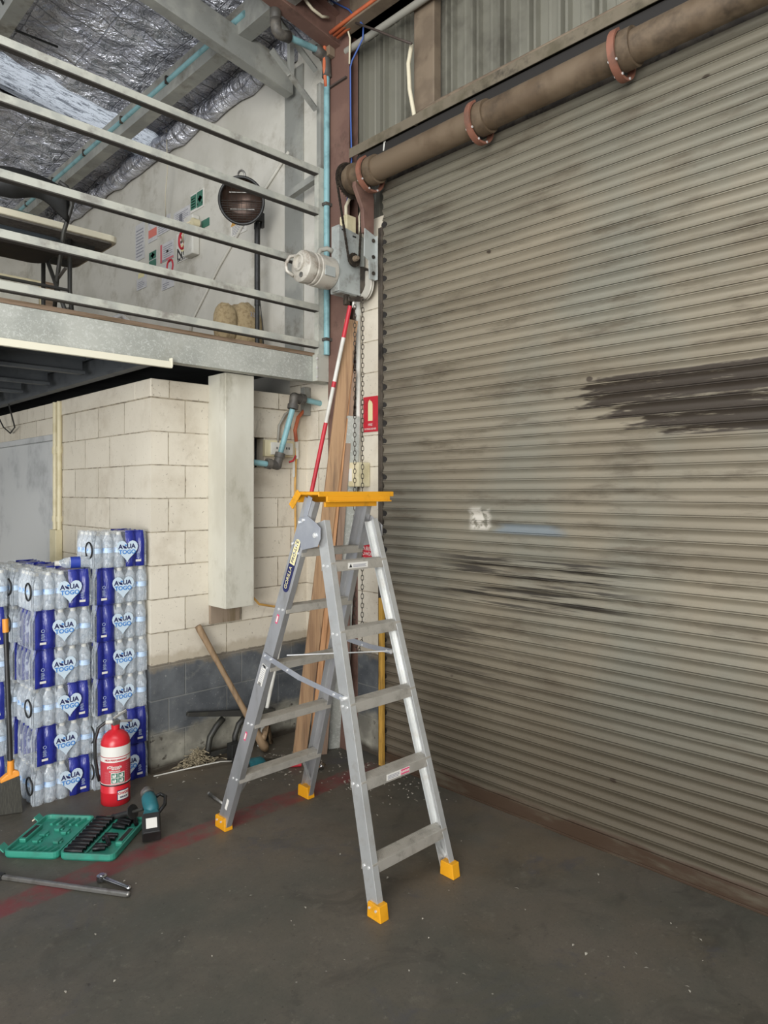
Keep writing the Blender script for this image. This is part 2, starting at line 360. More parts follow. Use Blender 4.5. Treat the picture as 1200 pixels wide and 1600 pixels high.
M['red_enamel'] = mat('red_enamel', 'c3222c', .3, 0, 'b8202a', 8)
M['red_label'] = mat('red_label', 'b8323c', .5)
M['white_label'] = mat('white_label', 'd6d3cb', .55)
M['paper'] = mat('faded_paper', 'c3c2c2', .7, 0, 'b8b8ba', 25)
M['print_grey'] = mat('grey_print', '8b8b93', .7)
M['print_black'] = mat('black_print', '232323', .6)
M['sign_red'] = mat('sign_red', 'b92633', .5, 0, 'a9222e', 9)
M['sign_pink'] = mat('faded_red_print', 'c2646c', .6)
M['sign_orange'] = mat('faded_orange_print', 'cf7468', .6)
M['sign_green'] = mat('sign_green', '3c6f5d', .6)
M['pink'] = mat('pink_sticker', 'cf4f72', .5)
M['navy'] = mat('navy_print', '1f2250', .5)
M['cream_label'] = mat('cream_label', 'd8cf9f', .5)
M['label_blue'] = mat('printed_blue', '2a3f9a', .45)
M['drop_blue'] = mat('printed_bright_blue', '3b7fc4', .45)
M['heart'] = mat('pale_heart_print', 'c3d3de', .35)
M['sack'] = mat('hessian_sack', 'a3916f', .95, 0, '8d7a5b', 40, bump=.5, bs=160)
M['straw'] = mat('dry_straw', 'a1957b', .95, 0, '6f6552', 30)
M['bristle'] = mat('dark_bristle', '33322c', .9, 0, '44423a', 60, stretch=(6, 6, .4))
M['string'] = mat('cream_string', 'c0baa6', .8)
M['debris'] = mat('grey_debris', 'a8a294', .9, 0, '6c655a', 40)
M['broom_orange'] = mat('broom_orange', 'd98c2c', .5)
M['leaf'] = mat('brown_dead_leaf', '4f3d2c', .9)
M['lamp_mesh'] = mat('heater_element', '4d3d34', .3, .6)
M['bottle_lab'] = mat('pale_bottle_label', 'b5cbe2', .5, 0, '5f93cc', 28, .55, .6)
def film(name, c, alpha, rough=.12, coat=.6):
    n = N(name, rough); n.color(n.mix(n.noise(30, 3).step(.35, .7), c[0], c[1])); t = n.t
    tr = n.nd('ShaderNodeBsdfTransparent'); mx = n.nd('ShaderNodeMixShader'); lw = n.nd('ShaderNodeLayerWeight'); lw.inputs[0].default_value = .35
    f = X(n, lw.outputs['Facing'])*(.5)+alpha; wr = n.noise(38, 3, n.stretch((1, 1, .35)), dist=1.2)
    f = f+wr.step(.56, .66)*.28
    n.st(mx.inputs[0], f.min(1.0)); t.links.new(tr.outputs[0], mx.inputs[1]); t.links.new(n.p.outputs[0], mx.inputs[2])
    t.links.new(mx.outputs[0], t.nodes['Material Output'].inputs[0]); n.bump(n.noise(22, 3, n.stretch((1, 1, .35)), dist=1), .5, .006); return n.m
M['film'] = film('clear_shrink_film', ('d5dee6', 'eef3f6'), .10)
M['bottle'] = film('clear_water_bottle', ('bcc8d2', 'f0f4f6'), .30)
def blue_film():
    n = N('blue_printed_film', .2); n.color(n.mix(n.noise(7, 3).step(.3, .7), '262f86', '1f2776')); n.bump(n.noise(24, 4, n.stretch((1, 1, .3)), dist=1), .8, .008); return n.m
M['blue_film'] = blue_film()
# ================================================================ STRUCTURE
XS, YW, ZF = 3.06, 3.905, 2.55
struct(MB().box((-4.5,-3,-.1),(3.9,12,0)).build('floor', M['floor']))
# front block wall with a small niche, and its capping course
b = MB(); b.box((1.903,YW,0),(XS,4.1,1.83)); b.box((1.903,YW,2.03),(XS,4.1,2.225)); b.box((1.903,YW,1.83),(2.625,4.1,2.03)); b.box((2.70,YW,1.83),(XS,4.1,2.03))
struct(b.build('wall_front', M['block_front']))
struct(MB().box((1.895,YW-.012,2.225),(XS,4.1,2.338)).box((1.895,4.1,2.225),(2.09,5.4,2.338)).build('trim_1', M['block_front'], bevel=.006))
struct(MB().box((2.62,3.99,1.82),(2.71,4.08,2.04)).build('trim_2', M['black_grime_and_shade']))  # black box painting the shade inside the niche
struct(MB().box((1.903,4.1,0),(2.09,5.4,2.225)).build('wall_side', M['block_side']))
b = MB(); b.box((1.93,5.4,0),(2.05,9.8,2.06)); struct(b.build('wall_panel', M['panel_wall']))
b = MB(); b.box((1.905,5.4,2.06),(2.05,9.8,2.338)); struct(b.build('wall_beam', M['block_side']))
struct(MB().box((1.89,5.4,2.055),(1.93,9.8,2.10)).build('trim_3', M['panel_wall'], bevel=.004))
struct(MB().box((-4.5,9.8,0),(3.4,9.95,6.2)).build('wall_back', M['white_wall']))
struct(MB().box((XS,3.60,2.56),(3.2,9.8,5.0)).box((XS,4.1,0),(3.2,9.8,2.56)).build('wall_right', M['white_wall']))
struct(MB().box((XS,3.075,0),(3.25,3.60,3.4)).box((XS,3.60,0),(3.25,4.1,2.56)).build('wall_jamb', M['block_jamb']))
struct(MB().box((XS-.012,3.93,2.56),(XS,4.145,4.70)).build('trim_4', M['grey_steel'], bevel=.002))
struct(MB().box((XS-.05,3.69,2.62),(XS,3.73,4.45)).build('trim_5', M['grey_steel'], bevel=.004))
# ribbed cladding over the shutter
vs = []; fs = []; prof = []
y = 3.60
while y > -2.6:
    prof += [(y,0),(y-.022,0),(y-.028,-.034),(y-.042,-.034),(y-.048,-.002),(y-.064,-.002),(y-.070,-.034),(y-.084,-.034),(y-.090,0),(y-.135,0),(y-.14,-.005),(y-.15,-.005),(y-.155,0)]; y -= .186
for yy, dx in prof: vs += [(3.12+dx,yy,3.3),(3.12+dx,yy,5.4)]
for i in range(len(prof)-1): fs.append((2*i,2*i+2,2*i+3,2*i+1))
struct(MB().add(vs, fs).build('wall_cladding', M['cladding']))
struct(MB().box((3.13,-3,3.3),(3.2,3.6,5.4)).build('wall_cladding_backing', M['black_grime_and_shade']))
# roof: foil blanket in two fields, a translucent strip between them
def roofz(x): return 4.87+.149*(XS-x)
def foil(y0, y1, name):
    nx, ny = 110, int((y1-y0)/.045); vs = []; fs = []
    from mathutils import noise
    for i in range(nx+1):
        for j in range(ny+1):
            x = XS-7.6*i/nx; yy = y0+(y1-y0)*j/ny
            sag = .022*abs(math.sin(math.pi*(x+.1)/.30))+.035*noise.noise(Vector((x*3, yy*3, 0)))+.015*noise.noise(Vector((x*11, yy*9, 3)))
            vs.append((x, yy, roofz(x)-sag))
    for i in range(nx):
        for j in range(ny): a = i*(ny+1)+j; fs.append((a,a+1,a+ny+2,a+ny+1))
    o = MB().add(vs, fs).build(name, M['foil'])
    for p in o.data.polygons: p.use_smooth = True
    struct(o)
foil(-3, 5.93, 'ceiling'); foil(6.42, 9.8, 'ceiling_far')
vs = []; fs = []; k = 0; yy = 5.90
while yy < 6.46:
    vs += [(XS,yy,roofz(XS)+.01+.012*math.sin(yy*2*math.pi/.076)),(-4.5,yy,roofz(-4.5)+.01+.012*math.sin(yy*2*math.pi/.076))]; yy += .0095; k += 1
for i in range(k-1): fs.append((2*i,2*i+1,2*i+3,2*i+2))
struct(MB().add(vs, fs).build('window_1', M['skylight'], smooth=True))
b = MB()
for y0, y1 in ((-3,5.93),(6.42,9.8)):
    b.add([(XS+.2,y0,roofz(XS)+.06),(-4.5,y0,roofz(-4.5)+.06),(-4.5,y1,roofz(-4.5)+.06),(XS+.2,y1,roofz(XS)+.06)], [(0,1,2,3)])
struct(b.build('ceiling_sheet', M['black_grime_and_shade'], solid=.01))
def cprof(w, h, t, lip=.02): return [(-w/2,-h/2),(w/2,-h/2),(w/2,-h/2+lip),(w/2-t,-h/2+lip),(w/2-t,-h/2+t),(-w/2+t,-h/2+t),(-w/2+t,h/2-t),(w/2-t,h/2-t),(w/2-t,h/2-lip),(w/2,h/2-lip),(w/2,h/2),(-w/2,h/2)]
def purlin(x, label, dz=.15, y0=-3, y1=9.8):
    o = MB().prism((x,y0,roofz(x)-dz),(x,y1,roofz(x)-dz), cprof(.10,.19,.004), (1,0,0), (0,0,1)).build('roof_purlin', M['grey_steel'])
    return tag(o, label, 'roof beam')
purlin(2.60, 'grey steel roof purlin beside the teal pipe, nearest the right wall')
purlin(1.50, 'wide grey roof purlin crossing the top left corner, above the foil', .16)
# dark tube of foil in the eave against the white wall
o = MB(); pts = [(3.0, 4.0+i*.18, 4.80+.012*math.sin(i*1.9)) for i in range(33)]
o.tube(pts, [.075+.012*math.sin(i*2.4)+.008*math.sin(i*5.1) for i in range(33)], 14)
tag(o.build('foil_roll', M['foil'], smooth='all'), 'crumpled silver foil roll tucked along the eave above the white wall', 'insulation')
# ================================================================ MEZZANINE
YM = 3.62
b = MB(); b.prism((-1.5,YM+.03,2.478),(3.05,YM+.03,2.478), [(-.03,-.083),(.045,-.083),(.045,-.075),(-.022,-.075),(-.022,.075),(.045,.075),(.045,.083),(-.03,.083)], (0,1,0), (0,0,1))
tag(b.build('edge_beam', M['galv'], bevel=.002), 'spangled galvanised channel beam along the mezzanine edge', 'beam')
t = MB().box((-1.5,YM-.004,2.562),(3.0,9.7,2.585)); struct(t.build('floor_upper', M['ply']))
tag(MB().prism((-1.2,YM-.022,2.372),(1.874,YM-.022,2.372), [(-.012,-.018),(.012,-.018),(.012,.018),(-.012,.018)], (0,1,0), (0,0,1)).box((1.866,YM-.036,2.36),(1.876,YM-.008,2.41)).build('cover_strip', M['cream_strip'], bevel=.002), 'long cream strip under the galvanised beam, left of the boxed duct', 'strip')
# bearer above the store side wall, joists
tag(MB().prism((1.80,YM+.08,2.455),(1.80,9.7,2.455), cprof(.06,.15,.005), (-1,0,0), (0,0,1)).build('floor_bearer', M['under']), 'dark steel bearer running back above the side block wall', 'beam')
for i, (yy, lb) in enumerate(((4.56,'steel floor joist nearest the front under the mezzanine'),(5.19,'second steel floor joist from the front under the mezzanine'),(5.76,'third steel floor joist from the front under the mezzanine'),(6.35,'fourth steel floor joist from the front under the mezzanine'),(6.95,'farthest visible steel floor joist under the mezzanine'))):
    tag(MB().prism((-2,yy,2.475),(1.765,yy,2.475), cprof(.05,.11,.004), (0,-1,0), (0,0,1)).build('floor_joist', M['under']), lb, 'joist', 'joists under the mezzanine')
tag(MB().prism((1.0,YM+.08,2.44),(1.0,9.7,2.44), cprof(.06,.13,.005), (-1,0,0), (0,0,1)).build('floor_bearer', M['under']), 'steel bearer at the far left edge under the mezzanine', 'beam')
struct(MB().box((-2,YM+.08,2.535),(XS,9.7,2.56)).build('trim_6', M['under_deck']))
# handrail: post, five rails
hr = thing('handrail', 'galvanised five-rail safety railing along the mezzanine edge', 'railing', (2.935,YM-.03,2.36))
MB().prism((2.935,YM-.028,2.40),(2.935,YM-.028,3.80), [(-.038,-.02),(.038,-.02),(.038,.02),(.030,.02),(.030,-.012),(-.030,-.012),(-.030,.02),(-.038,.02)], (1,0,0)).box((2.885,YM-.052,2.395),(2.985,YM-.003,2.57)).build('post', M['rail_steel'], hr, bevel=.002)
for z, hh in ((3.778,.0),(3.513,.0),(3.158,.0),(2.878,.0),(2.639,.0)):
    r = MB().prism((-1.2,YM-.03,z-.005),(2.90,YM-.03,z-.005), [(-.022,-.020),(-.018,-.020),(-.018,.016),(.022,.016),(.022,.020),(-.022,.020)], (0,1,0), (0,0,1)).build('rail', M['rail_steel'], hr, bevel=.0015)
    MB().prism((-1.2,YM-.03,z-.025),(2.90,YM-.03,z-.025), [(-.018,-.005),(.020,-.005),(.020,.0),(-.018,.0)], (0,1,0), (0,0,1)).build('rail_shade', M['rail_under'], r)  # dark strip painting the shaded underside of each rail
br = MB().bar(AY(495,277,3.64),AY(455,304,3.92), .045,.045).build('brace', M['grey_steel'], hr); 
for dz in (0, .06, .12): MB().cyl((2.885,YM-.056,2.42+dz),(2.885,YM-.047,2.42+dz),.007,8).build('bolt', M['zinc'], hr)
# boxed duct hanging on the wall, board below it
tag(MB().prism((2.384,3.80,.955),(2.384,3.80,2.394), [(-.103,-.098),(.103,-.098),(.103,.105),(-.103,.105)], (1,0,0), (0,1,0)).build('boxed_duct', M['box_col'], bevel=.004), 'tall cream boxed duct on the block wall below the mezzanine beam', 'duct')
tag(MB().prism((2.39,3.89,.84),(2.39,3.89,.97), [(-.105,-.012),(.105,-.012),(.105,.012),(-.105,.012)], (1,0,0), (0,1,0)).build('backing_board', M['ply_board']), 'brown board stub on the wall just under the boxed duct', 'board')
tag(MB().box((3.0,3.85,2.20),(3.055,3.895,2.395)).build('beam_stub', M['grey_steel'], bevel=.003), 'short grey steel stub hanging under the right end of the mezzanine beam', 'bracket')
# conduit pair at the side wall
o = thing('conduit_pair', 'two cream vertical conduits on the side block wall at the panel joint', 'conduit', (1.88,5.38,1.2))
for dy in (0,.085): MB().cyl((1.885,5.32+dy,1.0),(1.885,5.32+dy,2.33),.018,10).cyl((1.885,5.32+dy,1.95),(1.885,5.32+dy,2.0),.023,10).cyl((1.885,5.32+dy,1.45),(1.885,5.32+dy,1.49),.023,10).build('conduit', M['cream_pl'], o, smooth=True)
MB().box((1.85,5.30,1.13),(1.90,5.42,1.39)).build('junction_box', M['cream_pl'], o, bevel=.004)
tag(MB().tube([(1.80,6.2,2.38),(1.86,6.25,2.2),(1.87,6.4,2.16),(1.86,6.55,2.22),(1.80,6.6,2.38)], .006, 6).build('loose_cable', M['black_pl']), 'loose black cable loops hanging under the dark bearer', 'cable')
# ================================================================ FRAME STEEL
tag(MB().prism((3.022,3.47,0),(3.022,3.47,4.95), [(-.04,-.105),(-.03,-.105),(-.03,-.005),(.035,-.005),(.035,-.105),(.04,-.105),(.04,.105),(.035,.105),(.035,.005),(-.03,.005),(-.03,.105),(-.04,.105)], (1,0,0), (0,1,0)).build('steel_column', M['brown_steel'], bevel=.003), 'red-brown steel column in the corner behind the motor', 'column')
o = thing('column_cleats', 'small rusty cleats welded near the head of the brown column', 'bracket', (2.97,3.47,4.2))
MB().box((2.966,3.38,4.33),(2.984,3.57,4.342)).build('cleat', M['dark_brown'], o); MB().box((2.93,3.50,4.52),(2.98,3.60,4.64)).build('cleat', M['tan_steel'], o, bevel=.003)
tag(MB().prism((-1.0,3.50,roofz(-1)-.20),(3.0,3.50,roofz(3)-.20), [(-.05,-.11),(.05,-.11),(.05,-.10),(.006,-.10),(.006,.10),(.05,.10),(.05,.11),(-.05,.11),(-.05,.10),(-.006,.10),(-.006,-.10),(-.05,-.10)], (0,1,0), (0,0,1)).build('roof_rafter', M['brown_steel']), 'red-brown rafter rising left from the brown column head', 'roof beam')
tag(MB().prism((0.2,4.02,roofz(.2)-.30),(3.0,4.02,roofz(3)-.30), cprof(.08,.20,.005), (0,1,0), (0,0,1)).build('roof_rafter', M['grey_steel'], bevel=.002), 'grey sloping beam crossing over the handrail at top centre', 'roof beam')
o = thing('pipe_frame', 'small grey welded angle frame between grey beam and brown column', 'frame', (2.8,3.66,4.4))
for a, c in (((2.45,3.66,4.83),(2.96,3.66,4.50)), ((2.60,3.66,4.48),(2.96,3.66,4.24))): MB().prism(a, c, [(-.025,-.02),(.025,-.02),(.025,-.014),(-.019,-.014),(-.019,.02),(-.025,.02)], (0,0,1)).build('chord', M['grey_steel'], o)
MB().bar((2.74,3.66,4.64),(2.74,3.66,4.36), .035,.03).build('web', M['grey_steel'], o)
tag(MB().box((3.035,2.685,3.835),(3.10,2.845,5.1)).build('steel_post', M['tan_steel'], bevel=.006), 'dusty tan steel post against the ribbed cladding above the barrel', 'column')
tag(MB().box((2.98,-2.6,4.60),(3.11,3.36,4.86)).box((2.90,-2.6,4.60),(3.11,3.36,4.615)).build('eave_beam', M['tan_steel'], bevel=.004), 'dusty eave beam high above the shutter', 'beam')
tag(MB().cyl((2.99,-2.6,4.515),(2.99,3.40,4.515),.022,12).build('grey_conduit', M['grey_cable'], smooth=True), 'pale grey conduit running level under the eave beam', 'conduit')
o = MB()
for k, (dx, dz) in enumerate(((0,0),(.03,.012),(.06,0))): o.tube([(2.905+dx*.8,-2.6,4.632),(2.905+dx*.8,2.6,4.632),(2.905+dx*.8,3.20,4.632+dz*.3),(2.87+dx,3.42,4.59)], .0125, 8)
tag(o.build('orange_conduit', M['orange'], smooth='all'), 'bundle of orange conduits along the eave beam at top centre', 'conduit')
tag(MB().tube([(2.93,3.54,4.9),(2.92,3.53,4.7),(2.93,3.55,4.45),(2.945,3.55,4.33)], .012, 8).build('orange_conduit', M['orange'], smooth='all'), 'single orange conduit dropping past the brown column head', 'conduit')
# ================================================================ ROLLER SHUTTER
sh = thing('roller_shutter', 'big dirty grey steel roller shutter filling the right wall', 'roller door', (3.02,0.0,0))
P = .0556; prof = []; z = .06; k = 0
while z < 3.56:
    jx = random.uniform(-.0012,.0012)
    for dz, dx in ((0,-.009),(.0015,-.0130),(.005,-.0130),(.007,-.009),(.0073,-.001),(.0097,-.001),(.010,-.0105),(.017,-.0060),(.025,-.0020),(.033,-.0),(.041,-.0020),(.048,-.0068),(.0545,-.0122)): prof.append((3.02+dx+jx, z+dz))
    z += P
ys = [3.085-.105*i for i in range(0, 56)]; vs = []; fs = []; m = len(prof)
for j, yy in enumerate(ys):
    for i, (x, zz) in enumerate(prof): vs.append((x+.0015*math.sin(yy*5+i//13*1.7), yy, zz+.0006*math.sin(yy*3+i//13)))
for j in range(len(ys)-1):
    for i in range(m-1): a = j*m+i; fs.append((a,a+m,a+m+1,a+1))
MB().add(vs, fs).build('curtain', M['shutter'], sh, smooth=True)
MB().box((2.995,-2.67,0.0),(3.04,3.10,.012)).box((3.0,-2.67,0),(3.012,3.10,.075)).build('bottom_rail', M['shutter'], sh, bevel=.002)
b = MB(); z = .06; k = 0
while z < 3.3:
    if k % 2 == 0: b.prism((3.012,3.072,z+.01),(3.03,3.072,z+.01), [(.022*math.cos(a*math.pi/5)+.004, .022*math.sin(a*math.pi/5)+.017) for a in range(10)], (0,1,0), (0,0,1))
    z += P; k += 1
b.box((3.022,3.07,.06),(3.03,3.09,3.3)); b.build('end_locks', M['black_grime_and_shade'], sh)
MB().prism((3.035,3.098,0),(3.035,3.098,3.30), [(-.033,-.018),(.022,-.018),(.022,-.010),(-.026,-.010),(-.026,.018),(-.033,.018)], (1,0,0), (0,1,0)).build('guide_channel', M['dark_guide'], sh, bevel=.002)
# apron plate going up behind the barrel
MB().box((3.035,-2.6,3.50),(3.055,3.06,3.80)).build('apron', M['dark_guide'], sh)
bz, bx = 3.588, 2.88
rb = thing('shutter_barrel', 'dusty brown roller barrel pipe across the top of the shutter', 'barrel', (bx,3.2,bz))
MB().cyl((bx,-2.6,bz),(bx,3.22,bz),.069,40).build('barrel_pipe', M['barrel'], rb, smooth=True)
for yy in (3.055, 2.235, 1.455, .68, -.1):
    r = MB(); R = .108; n = 26; vs = []; fs = []
    for i in range(n+1):
        a = math.radians(-60+235*i/n)
        for rr, dy in ((R-.012,-.016),(R,-.016),(R,.016),(R-.012,.016)): vs.append((bx-rr*math.cos(a), yy+dy, bz-.012+rr*math.sin(-a)*-1 if False else bz-.012-rr*math.sin(a)))
    for i in range(n):
        for q in range(4): fs.append((i*4+q, i*4+(q+1) % 4, i*4+4+(q+1) % 4, i*4+4+q))
    fs += [(0,1,2,3),(n*4+3,n*4+2,n*4+1,n*4)]
    ring = r.add(vs, fs).build('curtain_ring', M['rust_ring'], rb, smooth=True)
    MB().lathe([(.07,-.03),(.083,-.03),(.083,.03),(.07,.03)], (bx,yy-.035,bz), 30, (0,1,0), False).build('clamp_collar', M['barrel'], ring, smooth=True)
    for a in (35, 75, 115): MB().cyl((bx-.10*math.cos(math.radians(a)), yy-.02, bz-.012-.10*math.sin(math.radians(a))),(bx-.10*math.cos(math.radians(a)), yy+.02, bz-.012-.10*math.sin(math.radians(a))),.006,8).build('ring_bolt', M['zinc'], ring)
# end flange and sprocket
MB().lathe([(.03,0),(.092,0),(.092,.03),(.082,.035),(.082,.06),(.03,.06)], (bx,3.17,bz), 32, (0,1,0)).build('end_flange', M['barrel'], rb, smooth=True)
def sprocket(r, n, c, th, ax=(0,1,0)):
    pts = []
    for i in range(n*4):
        a = 2*math.pi*i/(n*4); rr = r*(1.0 if i % 4 in (0,1) else .93); pts.append((rr*math.cos(a), rr*math.sin(a)))
    c = Vector(c); return MB().prism(c, c+Vector((0,th,0)), pts, (1,0,0), (0,0,1))
sprocket(.105, 36, (bx,3.235,bz), .010).build('drive_sprocket', M['dark_metal'], rb, smooth=False)
# header angle, brackets
tag(MB().prism((3.0,-2.6,3.80),(3.0,3.30,3.80), [(-.075,-.03),(-.068,-.03),(-.068,.022),(.10,.022),(.10,.03),(-.075,.03)], (1,0,0), (0,0,1)).build('header_angle', M['header'], bevel=.002), 'dust-covered steel header angle above the roller barrel', 'beam')
tag(MB().box((2.945,-2.6,3.70),(3.03,3.25,3.768)).build('header_gap_shade', M['black_grime_and_shade']), 'black strip standing in for the shaded gap directly behind the barrel', 'beam')  # added black strip, colour stands for the shade in the gap
tag(MB().tube([(2.99,2.86,3.86),(3.0,2.6,3.885),(3.03,1.963,3.90),(3.03,-2.6,3.905)], .014, 8).tube([(3.04,2.80,3.855),(3.06,1.963,3.878),(3.06,-2.6,3.88)], .010, 8).build('header_conduit', M['tan_steel'], smooth='all'), 'thin dusty conduit laid along the header angle', 'conduit')
tag(MB().tube([AX(643,70,2.95),AX(638,100,2.95),AX(640,140,2.95),AX(650,195,2.95)], .0125, 10).build('flexible_conduit', M['white_cable'], smooth='all'), 'pale flexible conduit bowing down beside the tan steel post', 'conduit')
tag(MB().tube([AX(600,236,2.95),AX(602,215,2.95)], .008, 8).tube([AX(602,220,2.95),AX(603,210,2.95),AX(607,206,2.95),AX(609,211,2.95)], .004, 6).build('hook', M['white_pl'], smooth='all'), 'small white hook standing on the header angle above the barrel end', 'hook')
# ================================================================ STEP LADDER
lad = thing('step_ladder', 'aluminium double-sided step ladder with yellow top tray and feet', 'ladder', (2.11,2.5,0))
def bk(z, s): return Vector(((1.845+.078*z) if s < 0 else (2.395-.040*z), 3.04-.335*z, z))
def fr(z, s): return Vector(((1.882+.068*z) if s < 0 else (2.352-.024*z), 1.975+.300*z, z))
def chan(d, fl, t, s):
    p = [(0,-d/2),(fl,-d/2),(fl,-d/2+t),(t,-d/2+t),(t,-d*.18),(t+.006,-d*.14),(t+.006,d*.14),(t,d*.18),(t,d/2-t),(fl,d/2-t),(fl,d/2),(0,d/2)]
    return p if s < 0 else [(-a,b) for a, b in p][::-1]
rails = {}
for nm, f, ztop, d in (('back', bk, 1.635, .078), ('front', fr, 1.535, .062)):
    for s in (-1, 1):
        rails[nm, s] = MB().prism(f(.02,s), f(ztop,s), chan(d, .032, .0028, s), (1,0,0)).build('side_rail', M['alu'] if nm == 'back' else M['alu_w'], lad, bevel=.001)
# treads
def tread(f, z, dep, lip, m):
    a = f(z,-1); c = f(z,1); y = a.y; t = .0025; x0 = a.x+.004; x1 = c.x-.004; n = []
    pr = [(-dep/2,0),(-dep/2,-lip),(-dep/2+t,-lip),(-dep/2+t,-t),(dep/2-t,-t),(dep/2-t,-lip),(dep/2,-lip),(dep/2,0)]
    o = MB().prism((x0,y,z),(x1,y,z), pr, (0,1,0), (0,0,1)).build('step', m, lad, bevel=.001)
    b = MB()
    for k in range(9): yy = y-dep/2+.008+k*(dep-.016)/8; b.box((x0+.02,yy-.001,z),(x1-.02,yy+.001,z+.0012))
    b.build('grip_ribs', m, o)
    for x in (x0, x1): MB().cyl((x-.008 if x == x0 else x+.001, y-dep*.2, z-.017),(x-.001 if x == x0 else x+.008, y-dep*.2, z-.017),.006,8).cyl((x-.008 if x == x0 else x+.001, y+dep*.2, z-.017),(x-.001 if x == x0 else x+.008, y+dep*.2, z-.017),.006,8).build('rivet', M['zinc'], o, smooth=True)
    return o
bs = [tread(bk, z, .072, .034, M['alu_tread']) for z in (.285,.570,.855,1.138,1.405)]
fs_ = [tread(fr, z, .070, .042, M['alu_tread']) for z in (.196,.489,.783,1.072,1.358)]
# feet
for f, s, nm in ((bk,-1,'b'),(bk,1,'b'),(fr,-1,'f'),(fr,1,'f')):
    p = f(0,s); d = .050 if nm == 'b' else .042; a = -s
    x0, x1 = (p.x-.006*1, p.x+.040*a) if s < 0 else (p.x+.006, p.x+.040*a)
    ft = MB().prism((x0,p.y,0),(x1,p.y,0), [(-d,.0),(d*.85,.0),(d*.80,.055),(d*.70,.062),(-d*.80,.062)], (0,1,0), (0,0,1)).build('foot', M['yellow'], lad, bevel=.003)
    for dy in (-.018,.018): MB().cyl((x0+.001*s,p.y+dy,.042),(x0+.006*s,p.y+dy,.042),.005,8).build('foot_rivet', M['zinc'], ft)
# diagonal foot braces
for a, c, w in (((bk(.24,-1)+V3(.075,-.0,.0)), bk(.10,-1)+V3(.016,0,0), .022), (bk(.24,1)+V3(-.09,0,0), bk(.10,1)+V3(-.012,0,0), .012), (fr(.165,-1)+V3(.05,.01,0), fr(.07,-1)+V3(.012,.01,0), .012), (fr(.165,1)+V3(-.06,.01,0), fr(.07,1)+V3(-.012,.01,0), .012)):
    MB().bar(a, c, w, w*.7).build('foot_brace', M['alu_w'], lad)
# spreader arms and locking rod
for s in (-1, 1):
    a = bk(.885,s)+V3(.006*s,-.04,.0); c = fr(.80,s)+V3(.006*s,.0,-.0); mid = a.lerp(c,.42)+V3(0,0,-.012)
    if s > 0: a = AX(553,1004,2.372); c = AX(612,1018,2.347); mid = a.lerp(c,.4)
    sp = MB().bar(a+V3(0,.06,.012), mid, .004, .026).bar(mid, c, .004, .024).build('spreader', M['alu_blue'], lad, bevel=.001)
    for q in (a+V3(0,.045,.01), a, a.lerp(mid,.6), mid.lerp(c,.8), mid.lerp(c,.95)): MB().cyl(q-V3(.005,0,0), q+V3(.005,0,0), .0055, 8).build('rivet', M['zinc'], sp, smooth=True)
    MB().cyl(c-V3(.008,0,0), c+V3(.008,0,0), .009, 8).build('pivot_bolt', M['zinc'], sp, smooth=True)
MB().cyl(AX(448,1024,1.93), AX(612,1017,2.34), .0032, 8).build('lock_rod', M['zinc'], lad, smooth=True)
# hinge plates at the top
for s in (-1, 1):
    x = bk(1.5,s).x+.004*s; T = fr(1.52,s); x = min(x,T.x-.003) if s < 0 else max(x,T.x+.003)
    B1 = bk(1.55,s); B2 = bk(1.41,s)
    poly = [(B1.y+.03,B1.z),(B2.y+.034,B2.z),(B2.y-.02,B2.z-.01),(T.y-.012,T.z-.095),(T.y-.032,T.z-.06),(T.y-.032,T.z-.01),(T.y+.0,T.z+.012),(B1.y-.03,B1.z+.01)]
    hp = MB().prism((x-.002,0,0),(x+.002,0,0), poly, (0,1,0), (0,0,1)).build('hinge_plate', M['alu_blue'] if s < 0 else M['alu'], lad, bevel=.0015)
    for q, r in (((B1.y-.005,B1.z-.01),.007),((B1.y+.022,B1.z-.02),.007),((B2.y+.0,B2.z+.012),.007),((B2.y+.025,B2.z+.02),.007),((T.y,T.z-.045),.012)):
        MB().cyl((x+.002*s,q[0],q[1]),(x+.009*s,q[0],q[1]),r,10).cyl((x+.009*s,q[0],q[1]),(x+.012*s,q[0],q[1]),r*.5,8).build('bolt', M['zinc'], hp, smooth=True)
    MB().prism(bk(1.555,s)+V3(.003*s,0,0), bk(1.648,s)+V3(.003*s,0,0), [(-.002,-.018),(.002,-.018),(.002,.012),(-.002,.012)], (1,0,0)).build('tray_strap', M['alu_blue'], lad, bevel=.0015)
# yellow top tray: three stepped lips
ty = 2.485
MB().box((1.955,ty-.075,1.654),(2.425,ty+.075,1.668)).box((1.955,ty-.078,1.646),(2.425,ty-.072,1.670)).box((1.955,ty+.072,1.62),(2.425,ty+.078,1.670)).build('top_tray', M['yellow'], lad, bevel=.003)
MB().box((2.0,ty-.083,1.625),(2.395,ty-.071,1.648)).box((2.0,ty-.095,1.622),(2.395,ty-.071,1.628)).build('tray_lip', M['yellow'], lad, bevel=.002)
MB().box((2.01,ty-.058,1.60),(2.33,ty-.046,1.622)).build('tray_lip', M['yellow'], lad, bevel=.002)
MB().prism((1.953,ty+.06,1.668),(1.948,ty+.115,1.600), [(-.004,-.018),(.004,-.018),(.004,.018),(-.004,.018)], (1,0,0)).build('tray_end', M['yellow'], lad, bevel=.003)
